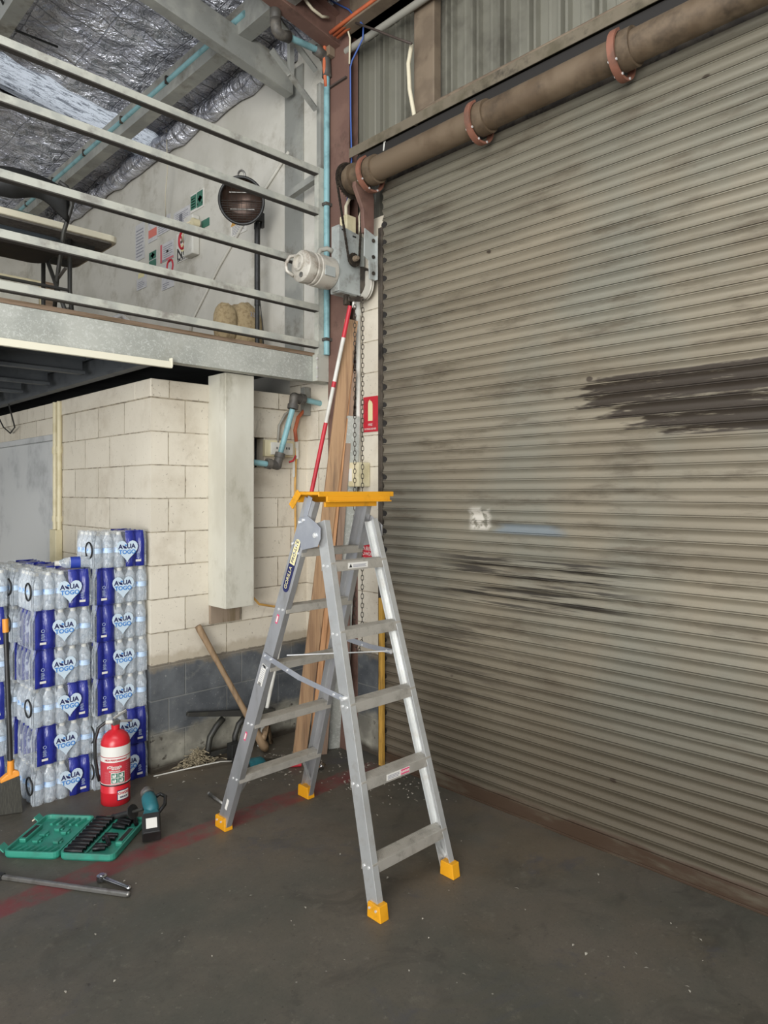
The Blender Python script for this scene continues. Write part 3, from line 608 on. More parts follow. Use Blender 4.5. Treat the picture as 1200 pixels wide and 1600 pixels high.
# labels on the left back rail (long rounded name plate along the rail) and stickers
def railframe(z, off=.003):
    p = bk(z,-1)-V3(off,0,0); up = (bk(1.6,-1)-bk(.1,-1)).normalized(); n = V3(-1,0,0); n = (n-up*n.dot(up)).normalized(); w = n.cross(up)   # w: across the web
    return p, up, n, w
def pill(z0, z1, w, m, part, off, round0=True, round1=True):
    p0, up, n, wd = railframe(z0, off); p1, _, _, _ = railframe(z1, off); L = (p1-p0).length; pts = []
    if round0: pts += [(w*math.cos(a), w+w*math.sin(a)) for a in [math.pi+math.pi*i/10 for i in range(11)]]
    else: pts += [(-w,0),(w,0)]
    if round1: pts += [(w*math.cos(a), L-w+w*math.sin(a)) for a in [math.pi*i/10 for i in range(11)]]
    else: pts += [(w,L),(-w,L)]
    return MB().prism(p0, p0+n*.0008, pts, wd, up).build(part, m, lad)
pill(1.205,1.455,.0225,M['navy'],'name_plate',.0005)
pill(1.335,1.451,.0185,M['cream_label'],'name_plate_top',.0014,False,True)
p, up, n, wd = railframe(1.393, .0032)
put_text(MB(), 'PRO-LITE', .0255, p, up, wd, 1.05, 0, .12).build('name_lettering', M['navy'], lad)
p, up, n, wd = railframe(1.272, .0032)
put_text(MB(), 'GORILLA', .0285, p, up, wd, .95, 0, .12).build('name_lettering', M['cream_label'], lad)
def patch(z, w, h, m, part='sticker', off=.0008, du=0):
    p, up, n, wd = railframe(z, off); p = p+wd*du
    return MB().prism(p, p+n*.0006, [(-w/2,-h/2),(w/2,-h/2),(w/2,h/2),(-w/2,h/2)], wd, up).build(part, m, lad)
st = patch(.80,.036,.105,M['white_label'],'instruction_label'); patch(.842,.028,.012,M['print_black'],'label_heading',.0016)
for k in range(7): patch(.825-.009*k,.026,.0022,M['print_grey'],'label_text',.0016)
b = MB()
p, up, n, wd = railframe(.757,.0017)
for k in range(8): b.prism(p+wd*(-.010+.0029*k), p+wd*(-.010+.0029*k)+n*.0003, [(-.0007,-.008),(.0007,-.008),(.0007,.008),(-.0007,.008)], wd, up)
b.build('barcode', M['print_black'], lad)
for z in (1.075,.49): patch(z,.016,.045,M['pink'],'pink_sticker'); patch(z,.009,.030,M['white_label'],'sticker_text',.0016)
patch(.13,.017,.055,M['white_label'],'small_label')
# labels on the front of two front steps
def steplabel(z, x0, x1, items):
    y = fr(z,-1).y-.035-.0007; zc = z-.021
    b = MB().box((x0,y-.0004,zc-.013),(x1,y+.0004,zc+.013)).build('warning_label', M['white_label'], lad)
    for (a, c, d, e, m) in items: MB().box((a,y-.0012,zc+d),(c,y-.0003,zc+e)).build('label_print', m, lad)
steplabel(1.358, 2.075, 2.195, [(2.105+.0,2.185,.002,.0045,M['print_grey']),(2.105,2.18,-.003,-.0005,M['print_grey']),(2.105,2.185,-.008,-.0055,M['print_grey'])])
MB().prism((2.090,fr(1.358,-1).y-.0366,1.337),(2.090,fr(1.358,-1).y-.0355,1.337), [(-.009,-.008),(.009,-.008),(0,.009)], (1,0,0), (0,0,1)).build('warning_triangle', M['print_black'], lad)
steplabel(.489, 2.06, 2.20, [(2.145,2.197,-.011,.011,M['pink']),(2.066,2.135,.004,.0065,M['print_grey']),(2.066,2.135,-.002,.0005,M['print_grey']),(2.066,2.13,-.008,-.0055,M['print_grey'])])
put_text(MB(), 'DANGER', .0125, (2.171,fr(.489,-1).y-.0372,.468), (1,0,0), (0,0,1), 1, .0003).build('label_lettering', M['white_label'], lad)
# ================================================================ CORNER: PLANKS, POLE, CHAIN, SIGNS
def plank(B, T, w, t, m, name, label, cat, wd=(1,-.35,0), g=None):
    return tag(MB().prism(B, T, [(-w/2,-t/2),(w/2,-t/2),(w/2,t/2),(-w/2,t/2)], wd).build(name, m, bevel=.002), label, cat, g)
plank(AZ(467,1188), AX(549,500,2.94), .085, .022, M['wood'], 'timber_plank', 'widest weathered timber plank leaning in the corner, leftmost of the boards', 'plank')
plank(AZ(486,1184), AX(548,565,2.95), .034, .022, M['wood2'], 'timber_batten', 'orange pine batten leaning directly right of the widest plank', 'plank')
plank(AZ(495.5,1181), AX(541,650,2.96), .032, .026, M['wood2'], 'timber_batten', 'second orange pine batten, between the first batten and a brown board', 'plank')
plank(AZ(505,1178), AX(551,580,2.965), .045, .022, M['wood3'], 'timber_board', 'narrow brown board leaning just left of the grey metal length', 'plank')
plank(AZ(527,1168), AX(548,650,2.955), .125, .020, M['galv'], 'metal_length', 'dull grey metal length leaning right of the timber boards', 'metal strip')
pole = thing('striped_pole', 'long thin pole striped red and white leaning from the floor to the motor', 'pole', (2.62,3.86,0))
P0 = Vector((2.625,3.85,0.0)); P1 = AX(547,478,2.86)
def pt(y):          # point of the pole at a given picture height
    best = min(range(400), key=lambda i: abs(768-FPX*((P0.lerp(P1,i/399)).z-EYE)/((P0.lerp(P1,i/399)).x*FX+(P0.lerp(P1,i/399)).y*FY)-y)); return P0.lerp(P1,best/399)
MB().cyl(P0, P1, .0125, 12).build('shaft', M['white_pl'], pole, smooth=True)
for y0, y1 in ((478,527),(597,606),(606,660),(660,775)):
    if y0 == 606: continue
    MB().cyl(pt(y0), pt(y1), .0132, 12).build('red_band', M['sign_red'], pole, smooth=True)
tag(MB().prism((2.975,3.056,0),(2.975,3.056,1.02), [(-.016,-.012),(.016,-.012),(.016,.012),(-.016,.012)], (0,1,0)).build('yellow_batten', M['yellow_wood'], bevel=.002), 'yellow painted batten standing upright at the foot of the shutter guide', 'batten')
# fire extinguisher sign
s = thing('extinguisher_sign', 'red rectangular fire extinguisher location sign on the block jamb', 'sign', (3.055,3.18,2.16))
a = AX(568,619,3.056); c = AX(590.5,671,3.056); y0, y1, z0, z1 = a.y, c.y, 2.05, 2.275
MB().box((3.053,y1,z0),(3.058,y0,z1)).build('sign_plate', M['sign_red'], s, bevel=.001)
ym = (y0+y1)/2; ex = [(-.020,0),(.022,0),(.022,.105),(.014,.122),(-.002,.130),(-.002,.138),(-.016,.125),(-.020,.110)]
MB().prism((3.0525,ym,z0+.070),(3.0518,ym,z0+.070), ex, (0,-1,0), (0,0,1)).build('extinguisher_symbol', M['cream_label'], s)
put_text(MB(), 'FIRE', .022, (3.0522,ym,z0+.045), (0,-1,0), (0,0,1)).build('sign_lettering', M['white_label'], s)
put_text(MB(), 'EXTINGUISHER', .0165, (3.0522,ym,z0+.018), (0,-1,0), (0,0,1), .95).build('sign_lettering', M['white_label'], s)
s = thing('round_sign', 'round red powder sign on the jamb, half hidden behind the ladder', 'sign', (3.055,3.2,1.28)); cc = AX(575,866,3.055)
MB().cyl(cc, cc-V3(.004,0,0), .078, 32).build('sign_disc', M['sign_red'], s)
MB().box((3.049,cc.y-.072,cc.z-.032),(3.0508,cc.y+.072,cc.z-.022)).build('sign_stripe', M['white_label'], s)
put_text(MB(), 'A:B(E)', .034, (3.0502,cc.y,cc.z+.036), (0,-1,0), (0,0,1)).build('sign_lettering', M['white_label'], s)
put_text(MB(), 'POWDER', .030, (3.0502,cc.y,cc.z+.002), (0,-1,0), (0,0,1)).build('sign_lettering', M['white_label'], s)
# control box
s = thing('control_box', 'aged cream push-button control box on the jamb above the ladder tray', 'control box', (3.0,3.3,1.78)); 
MB().box((2.955,3.245,1.70),(3.058,3.375,1.855)).build('box_body', M['cream_pl'], s, bevel=.008)
MB().box((2.950,3.352,1.725),(2.957,3.378,1.825)).build('button_panel', M['dark_guide'], s, bevel=.002)
for zz, m in ((1.802,'print_black'),(1.775,'sign_red'),(1.748,'orange')): MB().cyl((2.951,3.365,zz),(2.943,3.365,zz),.0085,12).build('push_button', M[m], s, smooth=True)
MB().box((2.9525,3.305,1.735),(2.9545,3.335,1.815)).build('box_label', M['white_label'], s)
tag(MB().cyl((3.035,3.335,1.856),(3.035,3.335,2.90),.016,12).cyl((3.035,3.335,2.80),(3.035,3.335,2.84),.021,12).build('white_conduit', M['white_pl'], smooth=True), 'white vertical conduit rising from the cream control box to the motor', 'conduit')
def chain(path, name, lp=.028, rr=.0022, w=.008):
    b = MB(); d = 0; pts = [Vector(p) for p in path]; k = 0
    for i in range(len(pts)-1):
        L = (pts[i+1]-pts[i]).length; t = (pts[i+1]-pts[i]).normalized()
        while d < L:
            c = pts[i]+t*d; side = t.cross(V3(.7,.7,0)).normalized() if k % 2 else t.cross(V3(.7,-.7,0)).normalized()
            q = []
            for j in range(10):
                a = 2*math.pi*j/10; q.append(c+t*(lp*.62*math.cos(a))+side*(w*math.sin(a)))
            b.tube(q, rr, 5, True); d += lp; k += 1
        d -= L
    return b.build(name, M['dark_metal'], smooth='all')
ch = chain([(2.875,3.190,2.83),(2.87,3.185,.78),(2.868,3.165,.70),(2.868,3.145,.70),(2.87,3.118,.78),(2.875,3.118,2.83)], 'hand_chain')
tag(ch, 'long rusty hand chain loop hanging below the shutter motor', 'chain')
# ================================================================ SHUTTER MOTOR
mo = thing('shutter_motor', 'dirty off-white shutter motor with grey bracket beside the column', 'motor', (2.9,3.3,3.0))
yP = 3.27; A1 = AY(530,348,yP); A2 = AY(566,452,yP); x0, x1 = A1.x, A2.x
zt, zb = A1.z-.01, 2.91
MB().prism((0,yP,0),(0,yP+.006,0), [(x0,zb),(x1-.02,zb-.0),(x1,zb+.03),(x1-.02,zb+.14),(x1+.02,zb+.20),(x1+.02,zt-.03),(x0,zt)], (1,0,0), (0,0,1)).box((x0-.004,yP,zb),(x0+.002,yP+.07,zt)).build('motor_plate', M['mplate'], mo, bevel=.002)
MB().box((x0+.01,yP+.006,zb-.005),(x1-.03,yP+.10,zb+.22)).build('gearbox', M['mplate'], mo, bevel=.008)
cx, cz, cy = x0-.002, zb+.118, yP+.085
MB().lathe([(.02,0),(.088,.0),(.098,.008),(.100,.02),(.100,.13),(.092,.134),(.092,.142),(.098,.146),(.098,.160),(.090,.164),(.090,.172),(.096,.176),(.097,.21),(.094,.228),(.080,.238),(.02,.240)], (cx,cy,cz), 40, (-1,0,0)).build('motor_casing', M['motor'], mo, smooth=True)
MB().lathe([(.052,0),(.052,.016),(.042,.020),(.040,.004)], (cx-.236,cy+.0,cz+.020), 24, (-1,0,0)).build('end_cap_ring', M['motor'], mo, smooth=True)
MB().tube([(cx-.20,cy+.06,cz+.085),(cx-.25,cy+.085,cz+.07),(cx-.275,cy+.09,cz+.02),(cx-.27,cy+.085,cz-.02),(cx-.24,cy+.06,cz-.05)], .011, 8).build('end_handle', M['motor'], mo, smooth='all')
MB().box((cx-.235,cy-.045,cz-.085),(cx-.17,cy+.01,cz-.03)).build('terminal_lug', M['motor'], mo, bevel=.008)
MB().cyl((cx-.236,cy-.018,cz-.058),(cx-.244,cy-.018,cz-.058),.016,14).build('lug_screw', M['tool_steel'], mo, smooth=True)
MB().prism((cx-.12,cy-.097,cz-.02),(cx-.04,cy-.097,cz-.02), [(-.004,-.03),(.004,-.03),(.004,.03),(-.004,.03)], (0,1,0), (0,0,1)).build('rating_plate', M['mplate'], mo, bevel=.002)
MB().lathe([(.02,-.012),(.085,-.012),(.09,-.008),(.078,-.002),(.078,.002),(.09,.008),(.085,.012),(.02,.012)], (x1-.005,yP-.035,zb+.06), 28, (1,-.2,0)).build('hand_wheel', M['motor'], mo, smooth=True)
MB().lathe([(.0,0),(.09,0),(.095,.02),(.095,.05),(.0,.055)], (x1-.02,yP+.03,zb+.10), 28, (1,0,0)).build('drive_housing', M['dark_guide'], mo, smooth=True)
S = AY(553,405,3.24); sp = sprocket(.040, 13, (S.x,3.235,S.z), .010).build('small_sprocket', M['dark_metal'], mo)
MB().cyl((S.x,3.27,S.z),(S.x,3.215,S.z),.018,12).cyl((S.x,3.215,S.z),(S.x,3.20,S.z),.012,8).build('drive_shaft', M['tan_steel'], mo, smooth=True)
for dx, dz in ((.02,-.03),(.11,-.05)): MB().box((x0+dx,yP-.003,zt+dz),(x0+dx+.028,yP+.001,zt+dz+.009)).build('bolt_slot', M['print_black'], mo)
MB().box((x0+.08,yP+.02,zb+.38),(x0+.16,yP+.09,zb+.50)).build('limit_switch_box', M['cream_pl'], mo, bevel=.006)
MB().tube([(x0+.10,yP+.05,zb+.49),(x0+.10,yP+.05,zb+.56),(x0+.13,yP+.05,zb+.62),(x0+.19,yP+.03,zb+.66)], .011, 8).tube([(x0+.17,yP+.0,zb+.40),(x0+.165,yP,zb+.50),(x0+.18,yP,zb+.56),(x0+.20,yP+.01,zb+.48)], .005, 6).build('motor_cable', M['white_cable'], mo, smooth='all')
MB().tube([(x0-.002,yP+.06,zb+.255),(x0-.03,yP+.08,zb+.27),(x0-.07,yP+.10,zb+.255),(x0-.09,yP+.10,zb+.21)], .016, 8).build('motor_conduit', M['grey_cable'], mo, smooth='all')
MB().bar((x0+.05,yP-.02,zb-.05),(x0+.15,yP-.05,zb-.035), .03,.028,(0,1,0)).box((x0+.03,yP-.03,zb-.085),(x0+.06,yP,zb-.02)).build('chain_guide', M['dark_metal'], mo, bevel=.003)
MB().cyl((x0+.095,yP-.03,zb-.06),(x0+.095,yP-.03,zb-.095),.012,10).build('chain_nipple', M['white_pl'], mo, smooth=True)
# roller chain between barrel and motor
def rchain(c0, r0, c1, r1, y):
    c0 = Vector(c0); c1 = Vector(c1); pts = []
    for i in range(15): a = math.radians(-8+196*i/14); pts.append((c0.x+r0*math.cos(a), c0.z+r0*math.sin(a)))
    for i in range(9): a = math.radians(188+164*i/8); pts.append((c1.x+r1*math.cos(a), c1.z+r1*math.sin(a)))
    pts.append(pts[0]); b = MB(); L = 0; p = 0; out = []
    for i in range(len(pts)-1):
        a = Vector(pts[i]); c = Vector(pts[i+1]); l = (c-a).length
        while p < l: out.append(a+(c-a)*(p/l)); p += .0127
        p -= l
    for i in range(len(out)):
        a = out[i]; c = out[(i+1) % len(out)]; d = (c-a).normalized()
        for yy in (y-.006,y+.004) if i % 2 else (y-.004,y+.002): b.prism((a.x,yy,a.y),(a.x,yy+.002,a.y), [(-.0035*d.x-.005*-d.y,-.0035*d.y-.005*d.x),(.0162*d.x+.005*d.y,.0162*d.y-.005*d.x),(.0162*d.x-.005*d.y,.0162*d.y+.005*d.x),(-.0035*d.x-.005*d.y,-.0035*d.y+.005*d.x)], (1,0,0), (0,0,1))
        b.cyl((a.x,y-.005,a.y),(a.x,y+.005,a.y),.004,6)
    return b
tag(rchain((bx,0,bz), .110, (S.x,0,S.z), .044, 3.240).build('roller_chain', M['dark_metal']), 'black roller drive chain looping from the barrel sprocket to the motor', 'chain')
# bearing bracket with reddish arm
bb = thing('bearing_bracket', 'grey slotted bracket with purplish arm carrying the barrel end', 'bracket', (3.0,3.12,3.1)); yB = 3.12
B1 = AY(573,357,yB); B2 = AY(587,436,yB)
MB().prism((0,yB,0),(0,yB+.008,0), [(B1.x+.025,B2.z-.01),(B2.x,B2.z-.01),(B2.x,B1.z-.03),(B1.x-.015,B1.z),(B1.x-.02,B1.z-.17),(B1.x+.018,B1.z-.19)], (1,0,0), (0,0,1)).box((B2.x-.004,yB-.02,B2.z-.01),(B2.x,yB+.02,B1.z-.03)).build('bracket_plate', M['mplate'], bb, bevel=.002)
for k in range(3): MB().cyl((B2.x-.022,yB-.006,B2.z+.03+.10*k),(B2.x-.022,yB,B2.z+.03+.10*k),.012,10).build('bracket_bolt', M['dark_metal'], bb)
MB().prism((0,yB+.01,0),(0,yB+.04,0), [(B1.x-.01,B1.z-.02),(B2.x-.004,B1.z-.04),(B2.x-.002,B1.z+.20),(B2.x-.04,B1.z+.32),(B1.x-.08,B1.z+.30),(B1.x-.085,B1.z+.24),(B1.x-.02,B1.z+.12)], (1,0,0), (0,0,1)).build('bearing_arm', M['brown_steel'], bb, bevel=.004)
# ================================================================ PIPES AND CABLES AROUND THE CORNER
tp = thing('air_pipe', 'teal compressed-air pipe with black elbows running down past the handrail post', 'pipe', (3.0,3.6,3.5))
MB().cyl((2.955,3.555,2.57),(2.955,3.555,4.50),.020,16).build('pipe_run', M['teal'], tp, smooth=True)
E1 = AY(508,84,3.55); E2 = AY(445,55,3.55); E3 = AY(430,35,3.55); E4 = AY(432,-60,3.55)
MB().cyl(E1, E2, .020, 16).build('pipe_run', M['teal'], tp, smooth=True); MB().cyl(E3, E4, .020, 16).build('pipe_run', M['teal'], tp, smooth=True)
def elbow(a, c, d, r=.031): 
    return MB().tube([Vector(a),Vector(a).lerp(Vector(c),.5),Vector(a).lerp(Vector(c),.85)+(Vector(d)-Vector(c))*.08,Vector(c).lerp(Vector(d),.2),Vector(c).lerp(Vector(d),.5),Vector(d)], [r,r*.9,r*.95,r*.9,r,r], 14)
elbow((2.955,3.555,4.40),(2.955,3.555,4.53), E1.lerp(E2,.25), .033).build('elbow', M['fit'], tp, smooth='all')
elbow(E2.lerp(E1,.10), E2+V3(-.06,0,-.02), E3+V3(0,0,.02), .035).cyl(E3+V3(0,0,.0), E3.lerp(E4,.28), .033, 14, .036).build('elbow', M['fit'], tp, smooth='all')
for zz in (3.12,2.66,3.55): MB().box((2.927,3.53,zz),(2.985,3.58,zz+.02)).build('pipe_clip', M['fit'], tp, bevel=.003)
# lower zigzag of teal pipe
tp = thing('air_pipe', 'short teal air pipe zigzag with bulky black elbows beside the boxed duct', 'pipe', (2.8,3.75,2.0))
Q = [AY(400,721,3.78), AY(433,727,3.78), AY(445,708,3.77), AY(457,640,3.75), AY(460,621,3.75), AY(512,633,3.75)]
MB().cyl(Q[0]-V3(.1,0,0), Q[1], .019, 14).build('pipe_run', M['teal'], tp, smooth=True)
MB().cyl(Q[1].lerp(Q[3],.1), Q[3], .019, 14).build('pipe_run', M['teal'], tp, smooth=True)
MB().cyl(Q[4], Q[5]+V3(.0,0,0), .019, 14).build('pipe_run', M['teal'], tp, smooth=True)
def fit(c, dirs, r, L):
    c = Vector(c); b = MB().sph(c, r*1.02, 14, 8)
    for d in dirs:
        d = Vector(d).normalized(); b.cyl(c, c+d*L, r, 14, r*.86).cyl(c+d*L*.62, c+d*L, r*1.14, 14, r*1.10)
    return b
fit(Q[1], (Q[0]-Q[1], Q[3]-Q[1]), .031, .085).build('elbow', M['fit'], tp, smooth=True)
fit(Q[4], (Q[3]-Q[4], Q[5]-Q[4]), .033, .080).build('elbow', M['fit'], tp, smooth=True)
fit(Q[5]+V3(.03,0,0), (Q[4]-Q[5], (.3,1,0)), .030, .06).build('elbow', M['fit'], tp, smooth=True)
tag(MB().tube([AY(463,690,3.87),AY(461,672,3.87),AY(466,652,3.87),AY(478,638,3.87),AY(505,634,3.87)], .013, 8).build('orange_conduit', M['orange'], smooth='all'), 'orange conduit curving on the block wall above the power outlet', 'conduit')
tag(MB().tube([AY(434,692,3.875),AY(436,665,3.875),AY(445,648,3.875),AY(458,638,3.87)], .009, 8).tube([AY(445,675,3.875),AY(446,660,3.875),AY(452,648,3.875)], .006, 6).build('grey_conduit', M['grey_cable'], smooth='all'), 'thin grey conduit arching behind the teal pipe to the outlet', 'conduit')
tag(MB().tube([AY(463,700,3.875),AY(461,760,3.88),AY(462,850,3.88),AY(461,920,3.88),AY(450,940,3.88),AY(430,948,3.87),AY(405,944,3.87),AY(396,934,3.86)], .0075, 8).build('orange_cable', M['orange_cable'], smooth='all'), 'thin orange cable dropping down the block wall to the boxed duct foot', 'cable')
tag(MB().tube([AY(452,722,3.86),AY(458,720,3.86),AY(462,712,3.86)], .007, 6).build('red_cable', M['sign_red'], smooth='all'), 'short red cable curl under the power outlet', 'cable')
o = thing('power_outlet', 'grimy cream double power outlet on the block wall behind the teal pipe', 'outlet', (2.8,3.9,1.96))
MB().box((2.69,3.872,1.905),(2.93,3.905,2.015)).build('outlet_block', M['cream_pl'], o, bevel=.004)
MB().box((2.73,3.858,1.918),(2.91,3.874,2.0)).build('outlet_face', M['white_pl'], o, bevel=.003)
for x in (2.77,2.79,2.85,2.87): MB().box((x,3.856,1.955),(x+.008,3.859,1.970)).build('outlet_slot', M['print_black'], o)
tag(MB().box((2.942,3.868,1.895),(2.962,3.878,2.03)).box((2.916,3.866,1.77),(2.93,3.874,1.90)).build('cable_tag', M['white_pl']), 'white cable tags hanging right of the power outlet', 'tag')
tag(MB().tube([AX(515,0,2.95),AX(545,15,2.95),AX(568,40,2.95),AX(567,60,2.95),AX(550,95,2.96),AX(547.5,105,2.965),AX(548,180,2.965),AX(549.5,250,2.965),AX(541,330,2.965)], .0055, 6).build('blue_cable', M['blue_cable'], smooth='all'), 'blue cable looping out and down the edge of the brown column', 'cable')
tag(MB().tube([AX(533,34,2.95),AX(541,38,2.95),AX(547,60,2.95),AX(546,100,2.966)], .006, 6).build('cream_cable', M['white_cable'], smooth='all'), 'cream cable curling beside the blue cable at the column head', 'cable')
tag(MB().tube([AY(473,-5,3.46),AY(488,14,3.46),AY(503,26,3.46),AY(513,27,3.46)], .010, 6).build('cream_cable', M['white_cable'], smooth='all'), 'cream flex sagging under the brown rafter at the top', 'cable')
tag(MB().tube([AX(556,36,2.92),AX(590,48,2.92),AX(620,60,2.92),AX(643,68,2.92)], .007, 6).build('black_cable', M['dark_brown'], smooth='all'), 'dark sagging cable crossing to the tan post', 'cable')
# ================================================================ WATER PACKS
PW, PD_, PH, R = .320, .256, .205, .0315
def bprof(z):      # bottle radius by height
    for (a, ra), (c, rc) in zip(((0,.026),(.006,.0305),(.03,.0315),(.045,.0300),(.06,.0315),(.09,.0298),(.125,.0315),(.15,.0285),(.172,.018),(.184,.0135),(.20,.0135)), ((.006,.0305),(.03,.0315),(.045,.0300),(.06,.0315),(.09,.0298),(.125,.0315),(.15,.0285),(.172,.018),(.184,.0135),(.20,.0135),(.3,.0135))):
        if a <= z <= c: return ra+(rc-ra)*(z-a)/(c-a)
    return .0135
def bottle_mesh():
    zs = [0,.003,.006,.018,.03,.037,.045,.052,.06,.075,.09,.105,.125,.14,.15,.16,.172,.178,.184]
    return MB().lathe([(.02,.0)]+[(bprof(z),z) for z in zs], n=14)
_cells = [((i+.5)*.064, (j+.5)*.064) for i in range(5) for j in range(4)]
def film_mesh(part):                       # part 'clear' or 'blue'
    zs = [.0,.005,.03,.045,.06,.09,.125,.145,.160,.178,.196,.206]; ring = []
    def R_(z):
        if z > .15: return max(.0325-(z-.15)*.36, .014)
        return bprof(z)+.0015
    sides = [([((i+.5)*.064, .032) for i in range(5)], (0,-1)), ([(.288,(j+.5)*.064) for j in range(4)], (1,0)), ([((4.5-i)*.064, .224) for i in range(5)], (0,1)), ([(.032,(3.5-j)*.064) for j in range(4)], (-1,0))]
    rows = []
    for z in zs:
        r = R_(z); row = []
        for cs, n in sides:
            t = (-n[1], n[0])
            for c in cs:
                for a in (-62,-42,-22,0,22,42,62):
                    q = math.radians(a); off = r*math.cos(q); off = max(off, .019 if z < .15 else .0)
                    row.append((c[0]+n[0]*off+t[0]*.031*math.sin(q)*(1 if abs(a) < 60 else 1.08), c[1]+n[1]*off+t[1]*.031*math.sin(q), z))
        rows.append(row)
    m = len(rows[0]); vs = [p for r in rows for p in r]; fs = []
    def isb(x, y): return x > .192
    for k in range(len(zs)-1):
        for i in range(m):
            j = (i+1) % m; q = (k*m+i,k*m+j,(k+1)*m+j,(k+1)*m+i)
            cx = sum(vs[a][0] for a in q)/4; cy = sum(vs[a][1] for a in q)/4
            endface = cx > .300
            if (isb(cx,cy) and not endface) == (part == 'blue'): fs.append(q)
    # top sheet, lightly dimpled
    nx, ny = 20, 12; b0 = len(vs)
    for i in range(nx+1):
        for j in range(ny+1):
            x = .016+(.288)*i/nx; y = .016+.224*j/ny; h = .206-.006*abs(math.sin(math.pi*x/.064+math.pi/2))*1-.004*abs(math.cos(math.pi*y/.064)); vs.append((x,y,h))
    for i in range(nx):
        for j in range(ny):
            x = .016+.288*(i+.5)/nx
            if (x > .192) == (part == 'blue'): a = b0+i*(ny+1)+j; fs.append((a,a+ny+1,a+ny+2,a+1))
    used = sorted({i for f in fs for i in f}); mp = {o: n for n, o in enumerate(used)}
    return MB().add([vs[i] for i in used], [tuple(mp[i] for i in f) for f in fs])
def heart_pts(w):
    pts = []
    for i in range(28):
        t = 2*math.pi*i/28; x = 16*math.sin(t)**3; y = 13*math.cos(t)-5*math.cos(2*t)-2*math.cos(3*t)-math.cos(4*t); pts.append((x*w/34, y*w/31))
    return pts
MIR = {}
def make_pack(flip, name_loc=(0,0,0)):
    """flip False: clear film left, blue right; True: blue left, clear right"""
    root = thing('water_pack', 'x', 'water pack', (0,0,0), 'x')
    fx = (lambda x: PW-x) if flip else (lambda x: x)
    def F(mb):
        mb.v = [Vector((fx(v.x), v.y, v.z)) for v in mb.v]; return mb
    for i, (x, y) in enumerate(_cells):
        if x > .192 and y > .04: continue
        if x > .192: continue
        if 'bm' not in MIR:
            b = bottle_mesh().build('bottle', M['bottle'], root, smooth='all'); MIR['bm'] = b.data
            c = MB().cyl((0,0,.184),(0,0,.2015),.0145,14).build('bottle_cap', M['white_pl'], b, smooth=True); MIR['cm'] = c.data
            l = MB().lathe([(.0318,.084),(.0318,.112)], n=16, cap=False).build('bottle_label', M['bottle_lab'], b, smooth='all'); MIR['lm'] = l.data
            b.location = (fx(x),y,0)
        else:
            b = bpy.data.objects.new('bottle', MIR['bm']); C.objects.link(b); b.parent = root; b.location = (fx(x),y,0)
            c = bpy.data.objects.new('bottle_cap', MIR['cm']); C.objects.link(c); c.parent = b
            if i % 3 == 0 or x < .2: l = bpy.data.objects.new('bottle_label', MIR['lm']); C.objects.link(l); l.parent = b
    F(film_mesh('clear')).build('clear_wrap', M['film'], root, smooth='all')
    F(film_mesh('blue')).build('printed_wrap', M['blue_film'], root, smooth='all')
    hx = .196 if not flip else .168; hz = .098; w = .134
    y = -.0035
    MB().prism((hx,y,hz),(hx,y-.0010,hz), heart_pts(w), (1,0,0), (0,0,1)).build('heart_print', M['heart'], root)
    put_text(MB(), 'A', .036, (hx-.040,y-.0018,hz+.016), (1,0,0), (0,0,1), 1.0, .0012).build('brand_lettering', M['navy'], root)
    put_text(MB(), 'UA', .036, (hx+.022,y-.0018,hz+.018), (1,0,0), (0,0,1), 1.0, .0012).build('brand_lettering', M['navy'], root)
    put_text(MB(), 'TOGO', .033, (hx+.0,y-.0018,hz-.014), (1,0,0), (0,0,1), 1.0, .0010).build('brand_lettering', M['drop_blue'], root)
    MB().prism((hx-.016,y-.001,hz+.016),(hx-.016,y-.002,hz+.016), [(-.012,.012),(-.010,.002),(-.003,-.008),(.006,-.011),(.012,-.012),(.011,-.003),(.004,.004),(-.005,.006)], (1,0,0), (0,0,1)).build('drop_symbol', M['navy'], root)
    MB().prism((hx-.010,y-.001,hz+.021),(hx-.010,y-.002,hz+.021), [(-.008,.004),(.002,-.001),(.008,.002),(.004,.009),(-.003,.010)], (1,0,0), (0,0,1)).build('drop_symbol', M['drop_blue'], root)
    bx_ = fx(.262)
    MB().box((bx_-.016,y-.0005,.026),(bx_+.016,y,.038)).build('barcode_panel', M['white_label'], root)
    t = MB()
    for k in range(6): t.box((bx_-.010+(k % 2)*.002,y-.0006,.050+.006*k),(bx_+.010-(k % 3)*.002,y,.0515+.006*k))
    t.build('fine_print', M['heart'], root)
    MB().torus((bx_,y,.098),.008,.0009,(0,1,0),14,5).build('recycling_symbol', M['heart'], root)
    if not flip:
        MB().torus((-.001,.05,.10),.046,.0045,(1,0,0),20,6,1.0).build('carry_handle', M['black_pl'], root, smooth='all')
        root.children[-1].scale = (1,.5,1)
        root.children[-1].location = (0,.025,0)
    return root
pk = {False: make_pack(False), True: make_pack(True)}
used_pk = {False: False, True: False}
ordn = ['bottom','second from bottom','third from bottom','fourth from bottom','fifth from bottom','sixth from bottom','topmost']
def place_pack(x, y, z, flip, label, group):
    rz = math.radians(random.uniform(-1.6,1.6)); loc = (x+random.uniform(-.003,.003), y+random.uniform(-.003,.003), z)
    if not used_pk[flip]:
        r = pk[flip]; used_pk[flip] = True; r.location = loc; r['label'] = label; r['group'] = group; r.rotation_euler = (0,0,rz)
    else: r = dup(pk[flip], loc, label, group, rz)
    return r
L = [(0,False),(.0,True),(-.004,False),(-.016,True),(-.010,True),(-.012,False)]
nm = lambda i, n: 'bottom' if i == 0 else ('topmost' if i == n-1 else ordn[i])
